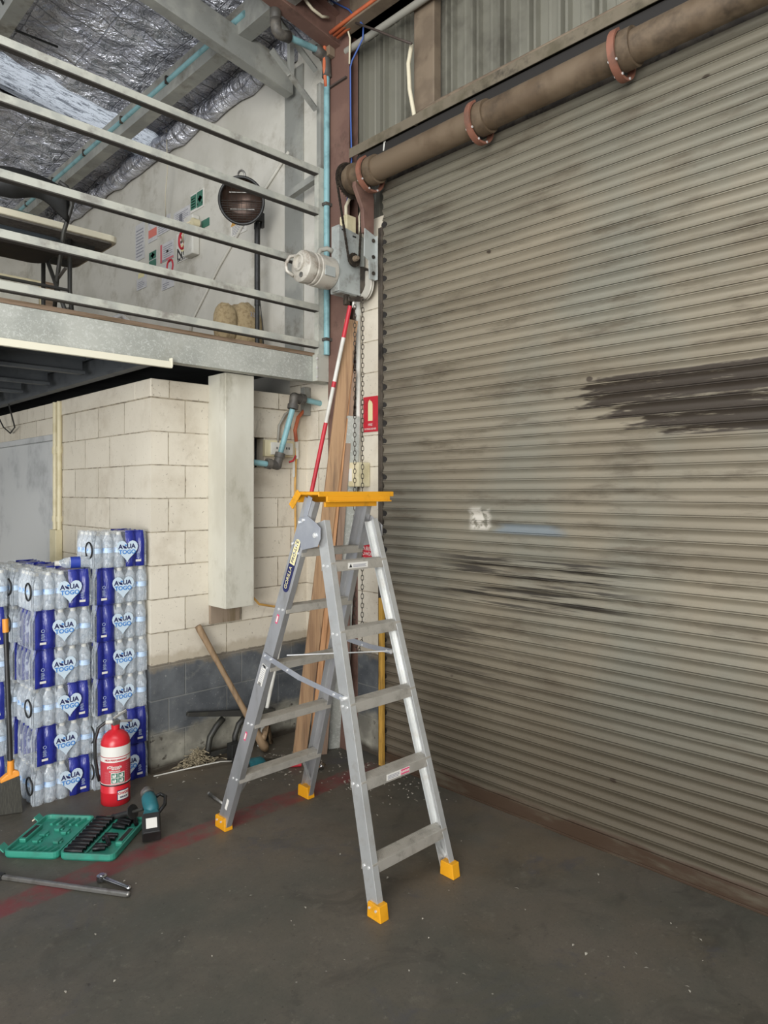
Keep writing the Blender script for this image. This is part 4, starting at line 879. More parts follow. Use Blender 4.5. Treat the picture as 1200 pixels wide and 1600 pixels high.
for i, (dx, fl) in enumerate(L):
    place_pack(1.256+dx*.6, 3.930, .207*i, fl, f"shrink-wrapped bottled water pack, {nm(i,6)} in the front stack beside the broom", 'front left water stack')
for i, (dx, fl) in enumerate([(0,False),(0,False),(0,True),(-.008,True),(-.012,True),(-.016,True),(-.022,False)]):
    place_pack(1.572+dx*.5, 3.905, .2065*i, fl, f"shrink-wrapped bottled water pack, {nm(i,7)} in the tall stack at the block corner", 'right water stack')
for col, (x0, y0, n, nmz) in enumerate(((1.235,4.215,6,'directly behind the front stack'),(1.215,4.50,6,'two rows behind the front stack'),(.905,4.225,6,'at the left frame edge behind the broom'),(.90,4.50,6,'farthest back at the left frame edge'),(1.555,4.21,6,'hidden behind the tall corner stack'))):
    for i in range(n):
        if nmz.startswith('hidden') and i < 4: continue
        if nmz.startswith('farthest') and i < 3: continue
        if nmz.startswith('two') and i < 2: continue
        place_pack(x0, y0, .207*i, bool((i+col) % 2) if i < n-1 else col == 2, f"bottled water pack {nmz}, {nm(i,n)} there", 'rear water stacks')
# single bottle lying on the front stack
lb = thing('water_bottle', 'single clear water bottle lying on top of the front water stack', 'bottle', (1.44,4.05,1.28))
p = Vector((1.40,3.985,1.277)); ax = Vector((.97,-.2,0)).normalized()
MB().lathe([(.02,.0)]+[(bprof(z),z) for z in (0,.006,.018,.03,.037,.045,.052,.06,.075,.09,.105,.125,.14,.15,.16,.172,.178,.184)], p+ax*.19, 18, -ax).build('bottle', M['bottle'], lb, smooth='all')
MB().lathe([(.0325,.075),(.0325,.125)], p+ax*.19, 18, -ax, False).build('bottle_label', M['label_blue'], lb, smooth='all')
MB().cyl(p+ax*.008, p-ax*.012, .0148, 14).build('bottle_cap', M['white_pl'], lb, smooth=True)
tag(MB().sph((1.19,4.95,1.275),(.03,.02,.025),8,6).bar((1.17,4.95,1.28),(1.15,4.97,1.31),.006,.006).bar((1.20,4.95,1.29),(1.22,4.94,1.32),.006,.006).build('dried_clump', M['leaf'], smooth='all'), 'small dried brown clump on top of the rear water stacks', 'debris')
# ================================================================ FIRE EXTINGUISHER
ex = thing('fire_extinguisher', 'red dry powder fire extinguisher standing before the water stacks', 'fire extinguisher', (1.605,3.708,0))
c0 = Vector((1.605,3.708,0)); TOC = Vector((-1.605,-3.708,0)).normalized(); SD = Vector((-TOC.y,TOC.x,0))   # SD: picture-right
if SD.x*RX+SD.y*RY < 0: SD = -SD
MB().lathe([(.05,0),(.072,.0),(.075,.004),(.075,.065),(.0765,.068),(.0765,.072),(.075,.075),(.075,.31),(.073,.335),(.062,.360),(.042,.378),(.022,.387),(.018,.392),(.018,.41)], c0, 40).build('cylinder', M['red_enamel'], ex, smooth=True)
MB().lathe([(.0757,.262),(.0757,.315)], c0, 40, cap=False).build('white_band', M['white_label'], ex, smooth='all')
MB().lathe([(.0757,.234),(.0757,.258)], c0, 40, cap=False).build('text_band', M['white_label'], ex, smooth='all')
MB().lathe([(.0757,.118),(.0757,.232)], c0, 40, cap=False).build('instruction_label', M['red_label'], ex, smooth='all')
MB().lathe([(.076,.108),(.078,.109),(.078,.114),(.076,.115)], c0, 40).build('rubber_strap', M['black_pl'], ex, smooth='all')
def curved(a0, a1, z0, z1, m, part, r=.0765, th=.0006):
    vs = []; n = 10
    for i in range(n+1):
        a = a0+(a1-a0)*i/n; d = TOC*math.cos(a)+SD*math.sin(a)
        for rr, z in ((r,z0),(r,z1),(r+th,z1),(r+th,z0)): vs.append(c0+d*rr+V3(0,0,z))
    fs = [(i*4+q,i*4+(q+1)%4,i*4+4+(q+1)%4,i*4+4+q) for i in range(n) for q in range(4)]+[(0,1,2,3),(n*4+3,n*4+2,n*4+1,n*4)]
    return MB().add(vs, fs).build(part, m, ex)
for z in (.2605,.233): curved(-1.5,1.5,z-.001,z+.001,M['red_label'],'label_rule')
curved(-1.5,1.5,.1165,.1195,M['white_label'],'label_rule')
def on_cyl(s, size, a, z, m, part='label_lettering', spc=1, bold=.0003, r=.0768):
    vs, fs = text_mesh(s, size, spc, bold, 0); out = []
    for v in vs:
        q = a+v.x/r; d = TOC*math.cos(q)+SD*math.sin(q); out.append(c0+d*(r+.0004+v.z)+V3(0,0,z+v.y))
    return MB().add(out, fs).build(part, m, ex)
on_cyl('HIGH PERFORMANCE', .0135, .02, .246, M['red_label'], spc=.9)
on_cyl('Olympia', .020, -.03, .210, M['white_label']); on_cyl('FIRE SERVICES', .007, .02, .199, M['white_label'])
on_cyl('INSTRUCTIONS', .008, -.05, .187, M['white_label'])
MB().sph(c0+(TOC*math.cos(-.52)+SD*math.sin(-.52))*.0768+V3(0,0,.208),(.003,.003,.008),8,6).build('flame_symbol', M['white_label'], ex)
curved(-.30,.62,.123,.180,M['white_label'],'pictogram_panel'); 
for a0, a1 in ((-.27,.14),(.18,.59)):
    for z0, z1 in ((.126,.150),(.153,.177)):
        curved(a0,a1,z0,z1,M['sign_green'],'pictogram',.0773)
        mid = (a0+a1)/2
        for k, (da, dz, w, h) in enumerate(((-.09,.010,.035,.006),(.05,.012,.05,.008),(-.02,.006,.025,.004))):
            curved(mid+da-w, mid+da+w, z0+dz-h, z0+dz+h, M['white_label'], 'pictogram_figure', .0780)
for k in range(11): curved(-.78+.02*(k%3), -.40-.03*(k%2), .128+.0055*k, .1295+.0055*k, M['sign_pink'], 'label_text')
for k in range(9): curved(.75, 1.05-.04*(k%2), .125+.011*k, .127+.011*k, M['sign_pink'], 'label_text')
curved(.10,.98,.030,.084,M['navy'],'service_sticker'); curved(.15,.95,.034,.080,M['white_label'],'sticker_face',.0773)
on_cyl('POWDER', .019, .55, .066, M['sign_red'], r=.0782); on_cyl('SERVICE', .012, .55, .046, M['navy'], r=.0782)
MB().cyl(c0+V3(0,0,.39), c0+V3(0,0,.415), .022, 16).build('neck_collar', M['red_enamel'], ex, smooth=True)
MB().box(c0+V3(-.018,-.018,.412),c0+V3(.018,.018,.440)).bar(c0+V3(0,0,.432)-SD*.02, c0+V3(0,0,.425)+SD*.085, .014,.006,(0,0,1)).bar(c0+V3(0,0,.445)-SD*.01, c0+V3(0,0,.485)+SD*.055, .014,.006,(0,0,1)).build('valve_levers', M['tool_steel'], ex, bevel=.002)
MB().tube([c0+V3(0,0,.428)-SD*.02,c0+V3(0,0,.430)-SD*.05,c0+V3(0,0,.405)-SD*.085,c0+V3(0,0,.34)-SD*.103,c0+V3(0,0,.25)-SD*.102,c0+V3(0,0,.16)-SD*.090,c0+V3(0,0,.12)-SD*.080], .009, 10).build('hose', M['black_pl'], ex, smooth='all')
MB().cyl(c0+V3(0,0,.43)-SD*.015, c0+V3(0,0,.43)-SD*.05,.011,12).build('hose_fitting', M['white_pl'], ex, smooth=True)
# ================================================================ BROOM
br = thing('broom', 'angled outdoor broom with black handle and orange fittings, leaning at the left', 'broom', (1.165,3.93,0))
b0 = Vector((1.155,3.945,.20)); b1 = AY(9,988,4.02)
MB().cyl(b0+V3(0,0,.03), b1, .0125, 12).build('handle', M['black_pl'], br, smooth=True)
MB().cyl(b1, b1+(b1-b0).normalized()*.07, .0155, 14).build('handle_grip', M['broom_orange'], br, smooth=True)
MB().cyl(b0+V3(0,0,.005), b0+V3(0,0,.075), .018, 14, .016).build('socket_collar', M['broom_orange'], br, smooth=True)
MB().prism(b0+V3(-.0,-.016,0), b0+V3(0,.016,0), [(-.050,-.035),(.038,-.006),(.035,.018),(.015,.026),(-.025,.006),(-.050,-.015)], SD, (0,0,1)).build('broom_head', M['broom_orange'], br, bevel=.005)
MB().prism(b0+V3(-.0,-.020,0), b0+V3(0,.020,0), [(-.046,-.030),(.037,-.004),(.052,-.198),(-.070,-.198)], SD, (0,0,1)).build('bristles', M['bristle'], br, bevel=.006)
# ================================================================ SOCKET CASE
O = Vector((1.158,3.292,.0)); U = Vector((.747,.664,0)).normalized(); Vv = Vector((.664,-.747,0)).normalized()
FR = Matrix(((U.x,Vv.x,0,O.x),(U.y,Vv.y,0,O.y),(0,0,1,0),(0,0,0,1)))
def fm(): b = MB(); b.M = FR; return b
def rrect(x0, y0, x1, y1, r, n=4):
    pts = []
    for cx, cy, a in ((x1-r,y0+r,-90),(x1-r,y1-r,0),(x0+r,y1-r,90),(x0+r,y0+r,180)):
        for i in range(n+1): q = math.radians(a+90*i/n); pts.append((cx+r*math.cos(q), cy+r*math.sin(q)))
    return pts
case = thing('tool_case', 'open green moulded socket set case lying flat on the floor', 'tool case', tuple(O))
LU, LV, HC = .372, .262, .034
def tray(s, name):
    y0, y1 = (.003, LV) if s > 0 else (-LV, -.003)
    out = rrect(0, y0, LU, y1, .03); inn = rrect(.012, y0+.010, LU-.012, y1-.010, .022); n = len(out); vs = []; fs = []
    for z, r in ((0,rrect(.006,y0+.004,LU-.006,y1-.004,.028)),(.010,out),(HC,out),(HC,inn),(.016,rrect(.016,y0+.014,LU-.016,y1-.014,.02))): vs += [(x,y,z) for x, y in r]
    for k in range(4): fs += [(k*n+i,k*n+(i+1)%n,(k+1)*n+(i+1)%n,(k+1)*n+i) for i in range(n)]
    fs += [tuple(range(n-1,-1,-1)), tuple(range(4*n,5*n))]
    return fm().add(vs, fs).build(name, M['green_case'], case, bevel=.002)
base = tray(1, 'case_base'); lid = tray(-1, 'case_lid')
for k in range(7): fm().prism((.030,-.235+.030*k,.016),(.075,-.235+.030*k+.018,.016), [(-.007,0),(.007,0),(.004,.012),(-.004,.012)], (0,1,0), (0,0,1)).build('moulded_rib', M['green_case'], lid, bevel=.001)
for k in range(5): fm().prism((.285,-.19+.032*k,.016),(.345,-.19+.032*k+.012,.016), [(-.008,0),(.008,0),(.005,.012),(-.005,.012)], (0,1,0), (0,0,1)).build('moulded_rib', M['green_case'], lid, bevel=.001)
for x, y in ((.13,-.17),(.19,-.17),(.13,-.07),(.22,-.08),(.25,-.13)): fm().box((x-.022,y-.012,.016),(x+.022,y+.012,.030)).box((x-.010,y-.022,.016),(x+.010,y+.022,.024)).build('moulded_boss', M['green_case'], lid, bevel=.002)
for s, pr_ in ((-1,lid),(1,base)): 
    ya = s*(LV-.045); yb = s*(LV-.012); fm().box((.11,min(ya,yb),.014),(.26,max(ya,yb),.0355)).build('handle_moulding', M['green_case'], pr_, bevel=.004); ya2, yb2 = s*(LV-.038), s*(LV-.018)
    fm().box((.125,min(ya2,yb2),.0352),(.245,max(ya2,yb2),.0365)).build('handle_opening', M['black_grime_and_shade'], pr_)
for x in (.035,.325): fm().prism((x,-LV,.02),(x,-LV-.028,.045), [(-.024,-.003),(.024,-.003),(.024,.003),(-.024,.003)], (1,0,0)).build('latch', M['green_case'], lid, bevel=.002)
fm().box((.014,.112,.016),(LU-.014,.120,.026)).build('divider', M['green_case'], base, bevel=.002)
def sock(loc, d, L, r, label, g, r2=None):
    o = MB(); d = Vector(d).normalized(); 
    o.lathe([(r*.55,0),(r*.95,0),(r,.002),(r,L*.55),(r*.86,L*.6),(r*.86,L*.97),(r*.8,L),(r*.5,L)], (0,0,0), 16, d)
    ob = o.build('impact_socket', M['socket'], smooth=True); ob.location = loc; return tag(ob, label, 'socket', g)
def fp(x, y, z): return FR @ Vector((x,y,z))
s0 = None
for k in range(10):
    x = .034+.0335*k; r = .0125+.0004*k
    sock(fp(x,.016,.017+r), FR.to_3x3() @ Vector((0,1,0)), .085, r, 'black impact socket, '+['first, nearest the camera,','second','third','fourth','fifth','sixth','seventh','eighth','ninth','last and farthest'][k]+' in the row along the case hinge', 'sockets in the hinge row')
for q_, (x, y, dx, dy, L, r) in enumerate(((.345,.13,-.25,1,.075,.013),(.312,.135,-.2,1,.072,.012),(.28,.128,-.2,1,.070,.0125),(.345,.21,-.5,.3,.05,.012))):
    sock(fp(x,y,.017+r), FR.to_3x3() @ Vector((dx,dy,0)), L, r, 'black impact socket '+['touching the far rim','second from the far rim','third from the far rim','lying apart near the far outer corner'][q_]+' of the green case', 'sockets in the outer half of the case')
for q_, (x, y, dx, dy, L, r) in enumerate(((.155,.135,.1,1,.06,.012),(.185,.132,.1,1,.062,.012),(.06,.135,.2,1,.055,.011),(.09,.132,.1,1,.058,.011))):
    sock(fp(x,y,.017+r), FR.to_3x3() @ Vector((dx,dy,0)), L, r, 'black short socket '+['left of the pair beneath the tossed socket','right of the pair beneath the tossed socket','closest to the near rim of the case','second from the near rim of the case'][q_], 'sockets in the outer half of the case')
sock(fp(.135,.165,.045), FR.to_3x3() @ Vector((-.9,.6,-.0)), .075, .011, 'black socket tossed diagonally across the others in the green case', 'sockets in the outer half of the case')
# ================================================================ HAND TOOLS ON THE FLOOR
a = AZ(200,1397,.012); c = AZ(0,1369,.012); d = (c-a).normalized()
bb2 = thing('breaker_bar', 'long dull steel breaker bar lying at the left frame edge', 'pry bar', tuple(a))
MB().prism(a-d*.0, a+d*.60, [(-.0095,-.007),(-.006,-.011),(.006,-.011),(.0095,-.007),(.0095,.003),(.005,.007),(-.005,.007),(-.0095,.003)], (-d.y,d.x,0), (0,0,1)).sph(a+V3(0,0,-.0005),.011,12,8).build('bar', M['tool_steel'], bb2, smooth=True)
MB().prism(a+d*.60, a+d*.78, [(-.016,-.011),(.016,-.011),(.016,.010),(-.016,.010)], (-d.y,d.x,0), (0,0,1)).build('bar_grip', M['black_pl'], bb2, bevel=.003)
a = AZ(159,1371,.016); c = AZ(201,1387,.012); d = (c-a).normalized(); n = Vector((-d.y,d.x,0))
rt = thing('ratchet', 'small chrome socket ratchet beside the long steel bar', 'ratchet', tuple(a))
MB().lathe([(.012,-.012),(.021,-.010),(.022,0),(.021,.009),(.015,.011)], a, 20).cyl(a+V3(0,0,.011),a+V3(0,0,.015),.012,12).build('ratchet_head', M['chrome'], rt, smooth=True)
MB().bar(a+n*.010-d*.020+V3(0,0,.002), a+d*.015-n*.0, .006, .006, (0,0,1)).build('direction_lever', M['black_met'], rt)
MB().prism(a+d*.015, c, [(-.010,-.006),(.010,-.006),(.010,.006),(-.010,.006)], n, (0,0,1), .7).build('ratchet_handle', M['chrome'], rt, bevel=.003)
MB().sph(c, (.013,.013,.010), 14, 8).build('handle_knob', M['chrome'], rt, smooth='all')
# cordless tool with side handle, battery towards the camera
dr = thing('cordless_drill', 'teal and black cordless drill lying on the floor, battery facing out', 'power tool', (1.55,3.17,0))
cb = Vector((1.540,3.155,0)); dirb = (AZ(234,1258)-AZ(240,1316)).normalized()   # towards the head, away from camera
sd = Vector((dirb.y,-dirb.x,0))
tilt = (dirb*math.cos(math.radians(32))+V3(0,0,math.sin(math.radians(32)))).normalized(); up = sd.cross(tilt)
def loc(x, y, z): return cb+sd*x+tilt*y+up*z+V3(0,0,.012)
MB().prism(loc(0,-.01,.0), loc(0,.095,.0), [(-.042,-.0),(.042,-.0),(.042,.062),(.036,.070),(-.036,.070),(-.042,.062)], sd, up).build('battery', M['black_pl'], dr, bevel=.004)
MB().prism(loc(0,.012,.0705), loc(0,.065,.0705), [(-.025,0),(.025,0),(.025,.001),(-.025,.001)], sd, up).build('battery_label', M['white_label'], dr)
MB().prism(loc(0,.085,.010), loc(0,.125,.010), [(-.043,-.005),(.043,-.005),(.040,.060),(-.040,.060)], sd, up, .75).build('battery_mount', M['teal_tool'], dr, bevel=.004)
MB().tube([loc(0,.10,.03),loc(.0,.13,.03),loc(.0,.16,.03)], [.032,.028,.032], 14).build('grip', M['teal_tool'], dr, smooth='all')
MB().lathe([(.006,-.062),(.020,-.058),(.030,-.048),(.035,-.03),(.036,.02),(.034,.045),(.024,.06)], loc(0,.17,.03), 22, (sd*-.15+dirb*.8+V3(0,0,.35)).normalized()).build('motor_housing', M['teal_tool'], dr, smooth=True)
MB().lathe([(.024,.06),(.032,.065),(.030,.085),(.018,.10),(.004,.105)], loc(0,.17,.03), 20, (sd*-.15+dirb*.8+V3(0,0,.35)).normalized()).build('gear_case', M['tool_steel'], dr, smooth=True)
h0 = loc(-.03,.17,-.0); h1 = AZ(177,1277,.028); hd = (h1-h0).normalized()
MB().cyl(h0, h0.lerp(h1,.35), .008, 10).build('handle_stem', M['black_met'], dr, smooth=True)
MB().lathe([(.008,-.004),(.036,-.003),(.036,.003),(.012,.006)], h0.lerp(h1,.36), 20, hd).build('handle_flange', M['black_pl'], dr, smooth=True)
L_ = (h1-h0).length*.64; MB().lathe([(.012,0),(.014,.01),(.0155,L_*.5),(.0145,L_*.85),(.018,L_*.93),(.016,L_),(.004,L_)], h0.lerp(h1,.37), 18, hd).build('side_handle', M['black_pl'], dr, smooth=True)
MB().tube([loc(.035,.12,.02),loc(.07,.17,.01),loc(.075,.22,.0),loc(.05,.24,.0),loc(.03,.22,.01)], .009, 8).build('trigger_guard', M['black_pl'], dr, smooth='all')
# second tool under the ladder
t2 = thing('cordless_driver', 'teal and black cordless driver lying behind the ladder near the planks', 'power tool', tuple(AZ(397,1198)))
p = AZ(396,1196,.045); e = AZ(446,1182,.03); dd = (e-p).normalized()
MB().lathe([(.02,-.06),(.040,-.055),(.044,0),(.042,.05),(.03,.07)], p, 22, dd).build('motor_housing', M['teal_tool'], t2, smooth=True)
MB().lathe([(.03,-.10),(.046,-.095),(.046,-.058),(.03,-.055)], p, 22, dd).build('rear_cap', M['black_pl'], t2, smooth=True)
MB().lathe([(.03,.07),(.024,.09),(.012,.13),(.008,.135),(.007,.24),(.002,.245)], p, 16, dd).build('chuck', M['black_met'], t2, smooth=True)
MB().bar(p-dd*.02, AZ(365,1188,.03), .034, .034, (0,0,1)).build('grip', M['black_pl'], t2, bevel=.008)
MB().prism(AZ(366,1188,0)+V3(0,0,0), AZ(366,1188,0)+V3(0,0,.11), [(-.035,-.03),(.035,-.03),(.035,.03),(-.035,.03)], (1,0,0)).build('battery', M['black_pl'], t2, bevel=.005)
# pick handle
pk_ = thing('pick_handle', 'worn wooden tool handle leaning on the block wall behind the ladder', 'tool handle', (2.6,3.73,0))
T0 = Vector((2.185,3.862,.845)); T1 = AZ(416,1172,.02)
MB().tube([T0, T0.lerp(T1,.03), T0.lerp(T1,.3), T0.lerp(T1,.6), T0.lerp(T1,.8), T0.lerp(T1,.9), T0.lerp(T1,.97), T1], [.019,.021,.017,.018,.021,.028,.030,.020], 14).build('handle', M['pick'], pk_, smooth='all')
MB().tube([AZ(412,1165,.06)+V3(.0,.0,.05), AZ(417,1150,.0)+V3(0,0,.11), AZ(424,1160,.02)], [.018,.022,.014], 10).build('forked_stub', M['pick'], pk_, smooth='all')
# black bracket stand against the wall
fs2 = thing('metal_bracket_stand', 'black curved-leg metal bracket stand against the dark painted blocks', 'stand', (2.3,3.82,0))
def A8(x, y): return AY(x, y, 3.83)
MB().prism(AY(293,1117,3.86), AY(430,1112,3.74), [(-.004,-.010),(.03,-.010),(.03,.012),(-.004,.012)], (0,1,0), poly1=[(-.004,-.03),(.05,-.03),(.05,.018),(-.004,.018)]).build('top_bar', M['black_met'], fs2, bevel=.003)
MB().tube([AY(349,1122,3.84),AY(338,1135,3.84),AY(328,1152,3.84),AY(325,1170,3.84),AY(325,1178,3.84)], [.020,.019,.019,.018,.017], 10).build('curved_leg', M['black_met'], fs2, smooth='all')
MB().tube([AY(385,1118,3.80),AY(373,1132,3.80),AY(367,1150,3.80),AY(367,1168,3.80)], [.020,.019,.018,.017], 10).build('curved_leg', M['black_met'], fs2, smooth='all')
MB().bar(AY(325,1180,3.84)+V3(0,0,.0), AY(372,1168,3.82), .02, .03).build('foot_bar', M['black_met'], fs2, bevel=.003)
# punch, clamp, tin
tag(MB().cyl(AZ(327,1240,.012), AZ(349,1256,.010), .010, 10, .008).sph(AZ(327,1240,.012), .012, 10, 6).build('steel_punch', M['tool_steel'], smooth='all'), 'short dark steel punch lying by the left rear ladder foot', 'hand tool')
cl = AZ(498,1204,.0)
tag(MB().box(cl+V3(-.03,-.012,0), cl+V3(.03,.012,.022)).bar(cl+V3(-.02,0,.02), cl+V3(-.035,.02,.055), .012,.012).bar(cl+V3(.025,0,.018), cl+V3(.05,.012,.03), .03,.008).build('metal_clamp', M['chrome'], bevel=.003), 'small blackened metal clamp on the floor right of the rear ladder foot', 'clamp')
rc = AZ(463,1199,.0)
tag(MB().cyl(rc+V3(-.03,.03,.012), rc+V3(.03,-.01,.012), .012, 12).build('red_tin', M['sign_red'], smooth=True), 'small red tube lying behind the right rear ladder foot', 'tube')
tag(MB().tube([AZ(240,1213,.004),AZ(280,1204,.004),AZ(320,1195,.03),AZ(345,1190,.03),AZ(370,1189,.01)], .004, 6).build('floor_string', M['white_pl'], smooth='all'), 'thin white cord running along the floor over the straw heap', 'cord')
lf = AZ(231,1236,.004)
tag(MB().add([lf+V3(-.03,.0,0),lf+V3(-.01,-.015,.006),lf+V3(.02,-.012,.003),lf+V3(.035,.004,.0),lf+V3(.015,.016,.010),lf+V3(-.012,.013,.008)], [(0,1,5),(1,2,4,5),(2,3,4)]).build('dead_leaf', M['leaf'], solid=.001), 'curled brown leaf on the floor right of the extinguisher', 'leaf')
lf = AZ(57,1281,.004)
tag(MB().tube([lf+V3(-.02,0,0),lf+V3(0,.005,.008),lf+V3(.022,.0,.0)], .004, 6).build('wood_shaving', M['white_cable'], smooth='all'), 'pale curled wood shaving at the far corner of the green case', 'shaving')
# straw heap and swept debris
random.seed(11)
b = MB(); hc = AZ(307,1194,0)
for i in range(420):
    r = min(1, abs(random.gauss(0,.45))); a = random.uniform(0,6.28); L = random.uniform(.02,.07); t = random.uniform(0,6.28)
    p = hc+Vector((math.cos(a)*r*.15, math.sin(a)*r*.06, (.004+random.uniform(0,1)*.085*(1-r))))+Vector((.015,-.0,0)); q = p+Vector((math.cos(t)*L, math.sin(t)*L*.8, random.uniform(-.3,.5)*L*(1-r)))
    q.z = max(q.z,.003); p.y = min(p.y,3.885); q.y = min(q.y,3.885); m_ = (p+q)/2+Vector((random.uniform(-.01,.01),random.uniform(-.01,.01),.006)); b.tube([p,m_,q], random.uniform(.0013,.0027), 4)
o = tag(b.build('straw_heap', M['straw']), 'heap of dry straw and twigs at the foot of the block wall', 'straw'); o['kind'] = 'stuff'
b = MB()
def chips(x0, x1, y0, y1, n, s=1):
    for i in range(n):
        x = random.uniform(x0,x1); y = random.uniform(y0,y1); r = random.uniform(.002,.007)*s; q = []
        p = AZ(x,y,0)
        if p.x > 2.98 or p.y > 3.88: continue
        a = random.uniform(0,3); dx, dy = math.cos(a)*r*2, math.sin(a)*r*2
        b.add([p+V3(-dx,-dy,.0005),p+V3(dy*.5,-dx*.5,.002),p+V3(dx,dy,.001),p+V3(-dy*.5,dx*.5,.004)], [(0,1,2),(0,2,3),(0,1,3),(1,2,3)])
chips(540,640,1165,1235,150); chips(480,560,1165,1240,50); chips(560,700,1210,1260,50); chips(400,480,1170,1215,60,1.2); chips(100,1100,1240,1560,45,.8); chips(240,460,1180,1230,40)
o = tag(b.build('floor_debris', M['debris']), 'scattered pale grit and chips on the concrete floor', 'debris'); o['kind'] = 'stuff'
# ================================================================ UPSTAIRS
# table
tb = thing('folding_table', 'long cream folding table standing upstairs behind the black chair', 'table', (1.2,4.6,ZF+.035))
def slab(x0,y0,x1,y1,z0,z1,r): 
    p = rrect(x0,y0,x1,y1,r); return MB().prism((0,0,z0),(0,0,z1),p,(1,0,0),(0,1,0))
slab(.05,4.28,1.875,4.98,3.222,3.262,.05).build('table_top', M['table_top'], tb, bevel=.006)
slab(.08,4.30,1.85,4.96,3.212,3.2225,.04).build('table_underside', M['table_under'], tb)
MB().box((.15,4.42,3.17),(1.78,4.45,3.212)).box((.15,4.80,3.17),(1.78,4.83,3.212)).build('table_frame', M['black_met'], tb)
for x in (1.62,.35):
    for y in (4.40,4.86): MB().tube([(x,y,3.21),(x-.0,y,2.9),(x+.03,y,2.59)], .014, 8).build('leg', M['black_met'], tb, smooth='all')
    MB().cyl((x+.01,4.40,2.80),(x+.01,4.86,2.80),.010,8).build('leg_brace', M['tool_steel'], tb, smooth=True)
MB().bar((1.60,4.63,3.20),(1.30,4.63,3.10), .02,.006).build('folding_strut', M['tool_steel'], tb)
b = MB()
for k in range(4):
    rr = .235-.018*k; b.tube([(1.37+rr*math.cos(2*math.pi*i/28), 4.56+rr*.72*math.sin(2*math.pi*i/28), 3.275+.012*k+.006*math.sin(3*i+k)) for i in range(28)], .011, 8, True)
tag(b.build('coiled_cable', mat('dark_green_cable','46534d',.6), smooth='all'), 'coil of dark grey-green cable lying on the cream table', 'cable')
# chair
ch = thing('folding_chair', 'black metal folding chair with padded seat behind the upper rails', 'chair', (1.2,3.95,ZF+.035))
def cz(x, y, z): return Vector((x,y,z))
for x, s in ((1.435,1),(.975,-1)):
    MB().tube([(x-.07*s,3.86,3.315),(x-.03*s,3.86,3.300),(x-.005*s,3.865,3.265),(x,3.87,3.21),(x-.02*s,3.93,3.08),(x-.015*s,4.04,2.86),(x+.015*s,4.20,2.59)], .0115, 10).build('back_leg' if False else 'leg', M['black_met'], ch, smooth='all')
    MB().tube([(x-.025*s,4.20,3.02),(x-.02*s,4.08,2.86),(x-.03*s,3.84,2.59)], .0115, 10).build('leg', M['black_met'], ch, smooth='all')
# curved back panel
vs = []; fs = []; n = 20
for i in range(n+1):
    t = i/n; x = .985+(1.425-.985)*t; e = 4*(t-.5)**2; top = 3.318-.035*e; bot = 3.185-.045*e+.018*math.cos(t*9.4); y = 3.862+.03*(1-e)*-1+.03
    vs += [(x,y-.012,top),(x,y,bot)]
fs = [(2*i,2*i+2,2*i+3,2*i+1) for i in range(n)]
MB().add(vs, fs).build('backrest', M['black_pl'], ch, smooth='all', solid=.012)
for x in (1.40,1.01): MB().cyl((x,3.865,3.245),(x,3.855,3.245),.005,8).build('rivet', M['zinc'], ch)
p = rrect(.985,3.86,1.42,4.25,.09,6)
MB().prism((0,0,2.985),(0,0,3.018), p, (1,0,0), (0,1,0)).build('seat', M['navy_vinyl'], ch, bevel=.012)
MB().prism((0,0,2.965),(0,0,2.986), [(x,y) for x, y in rrect(1.0,3.875,1.405,4.235,.08,6)], (1,0,0), (0,1,0)).build('seat_pan', M['black_met'], ch, bevel=.006)
MB().cyl((.97,3.90,2.76),(1.43,3.90,2.76),.009,8).build('stretcher', M['black_met'], ch, smooth=True)
MB().bar((1.42,4.07,2.84),(1.44,3.97,2.90),.018,.006).build('hinge_strap', M['tool_steel'], ch)
# parabolic heater on a pole
ht = thing('pedestal_heater', 'black round-headed electric heater on a tall pole upstairs', 'heater', (2.925,4.27,ZF+.035)); hy = 4.27
H0 = AY(402,345,hy); hx = H0.x
MB().cyl((hx,hy,2.60),(hx,hy,H0.z+.02),.017,14).cyl((hx,hy,3.02),(hx,hy,H0.z-.02),.021,14).build('pole', M['black_pl'], ht, smooth=True)
MB().cyl((hx,hy,H0.z-.06),(hx,hy,H0.z-.02),.024,14).build('pole_collar', M['black_pl'], ht, smooth=True)
MB().lathe([(.0,0),(.16,0),(.17,.01),(.165,.03),(.0,.045)], (hx,hy,2.588), 30).build('base', M['black_met'], ht, smooth=True)
hc = AY(378,314,hy-.06); face = Vector((-.62,-.72,-.34)).normalized()
MB().lathe([(.06,-.10),(.11,-.07),(.145,-.02),(.158,.02),(.160,.028),(.150,.028),(.135,-.01),(.09,-.045),(.03,-.055)], hc, 40, face, True).build('reflector', M['black_pl'], ht, smooth=True)
MB().lathe([(.0,-.045),(.09,-.040),(.130,-.008),(.146,.018)], hc, 36, face, False).build('inner_dish', M['lamp_mesh'], ht, smooth='all')
fu = Vector((0,0,1)); fu = (fu-face*fu.dot(face)).normalized(); fr_ = face.cross(fu)
for k, m in ((-.055,'tool_steel'),(.0,'lamp_mesh'),(.055,'tool_steel')): MB().cyl(hc+fu*k-fr_*.085, hc+fu*k+fr_*.085, .005, 10).build('element', M[m], ht, smooth=True)
b = MB()
for k in range(-9,1):
    h = .016*k; w = math.sqrt(max(0,.150**2-h*h)); b.bar(hc+face*.022+fu*h-fr_*w, hc+face*.022+fu*h+fr_*w, .0014,.0014,(0,0,1))
for k in range(-4,5):
    h = .033*k; w = math.sqrt(max(0,.150**2-h*h)); b.bar(hc+face*.024+fr_*h-fu*w, hc+face*.024+fr_*h+fu*w, .0014,.0014)
b.build('wire_guard', M['black_met'], ht)
MB().torus(hc+face*.024, .153, .011, face, 36, 8).build('rim', M['black_pl'], ht, smooth='all')
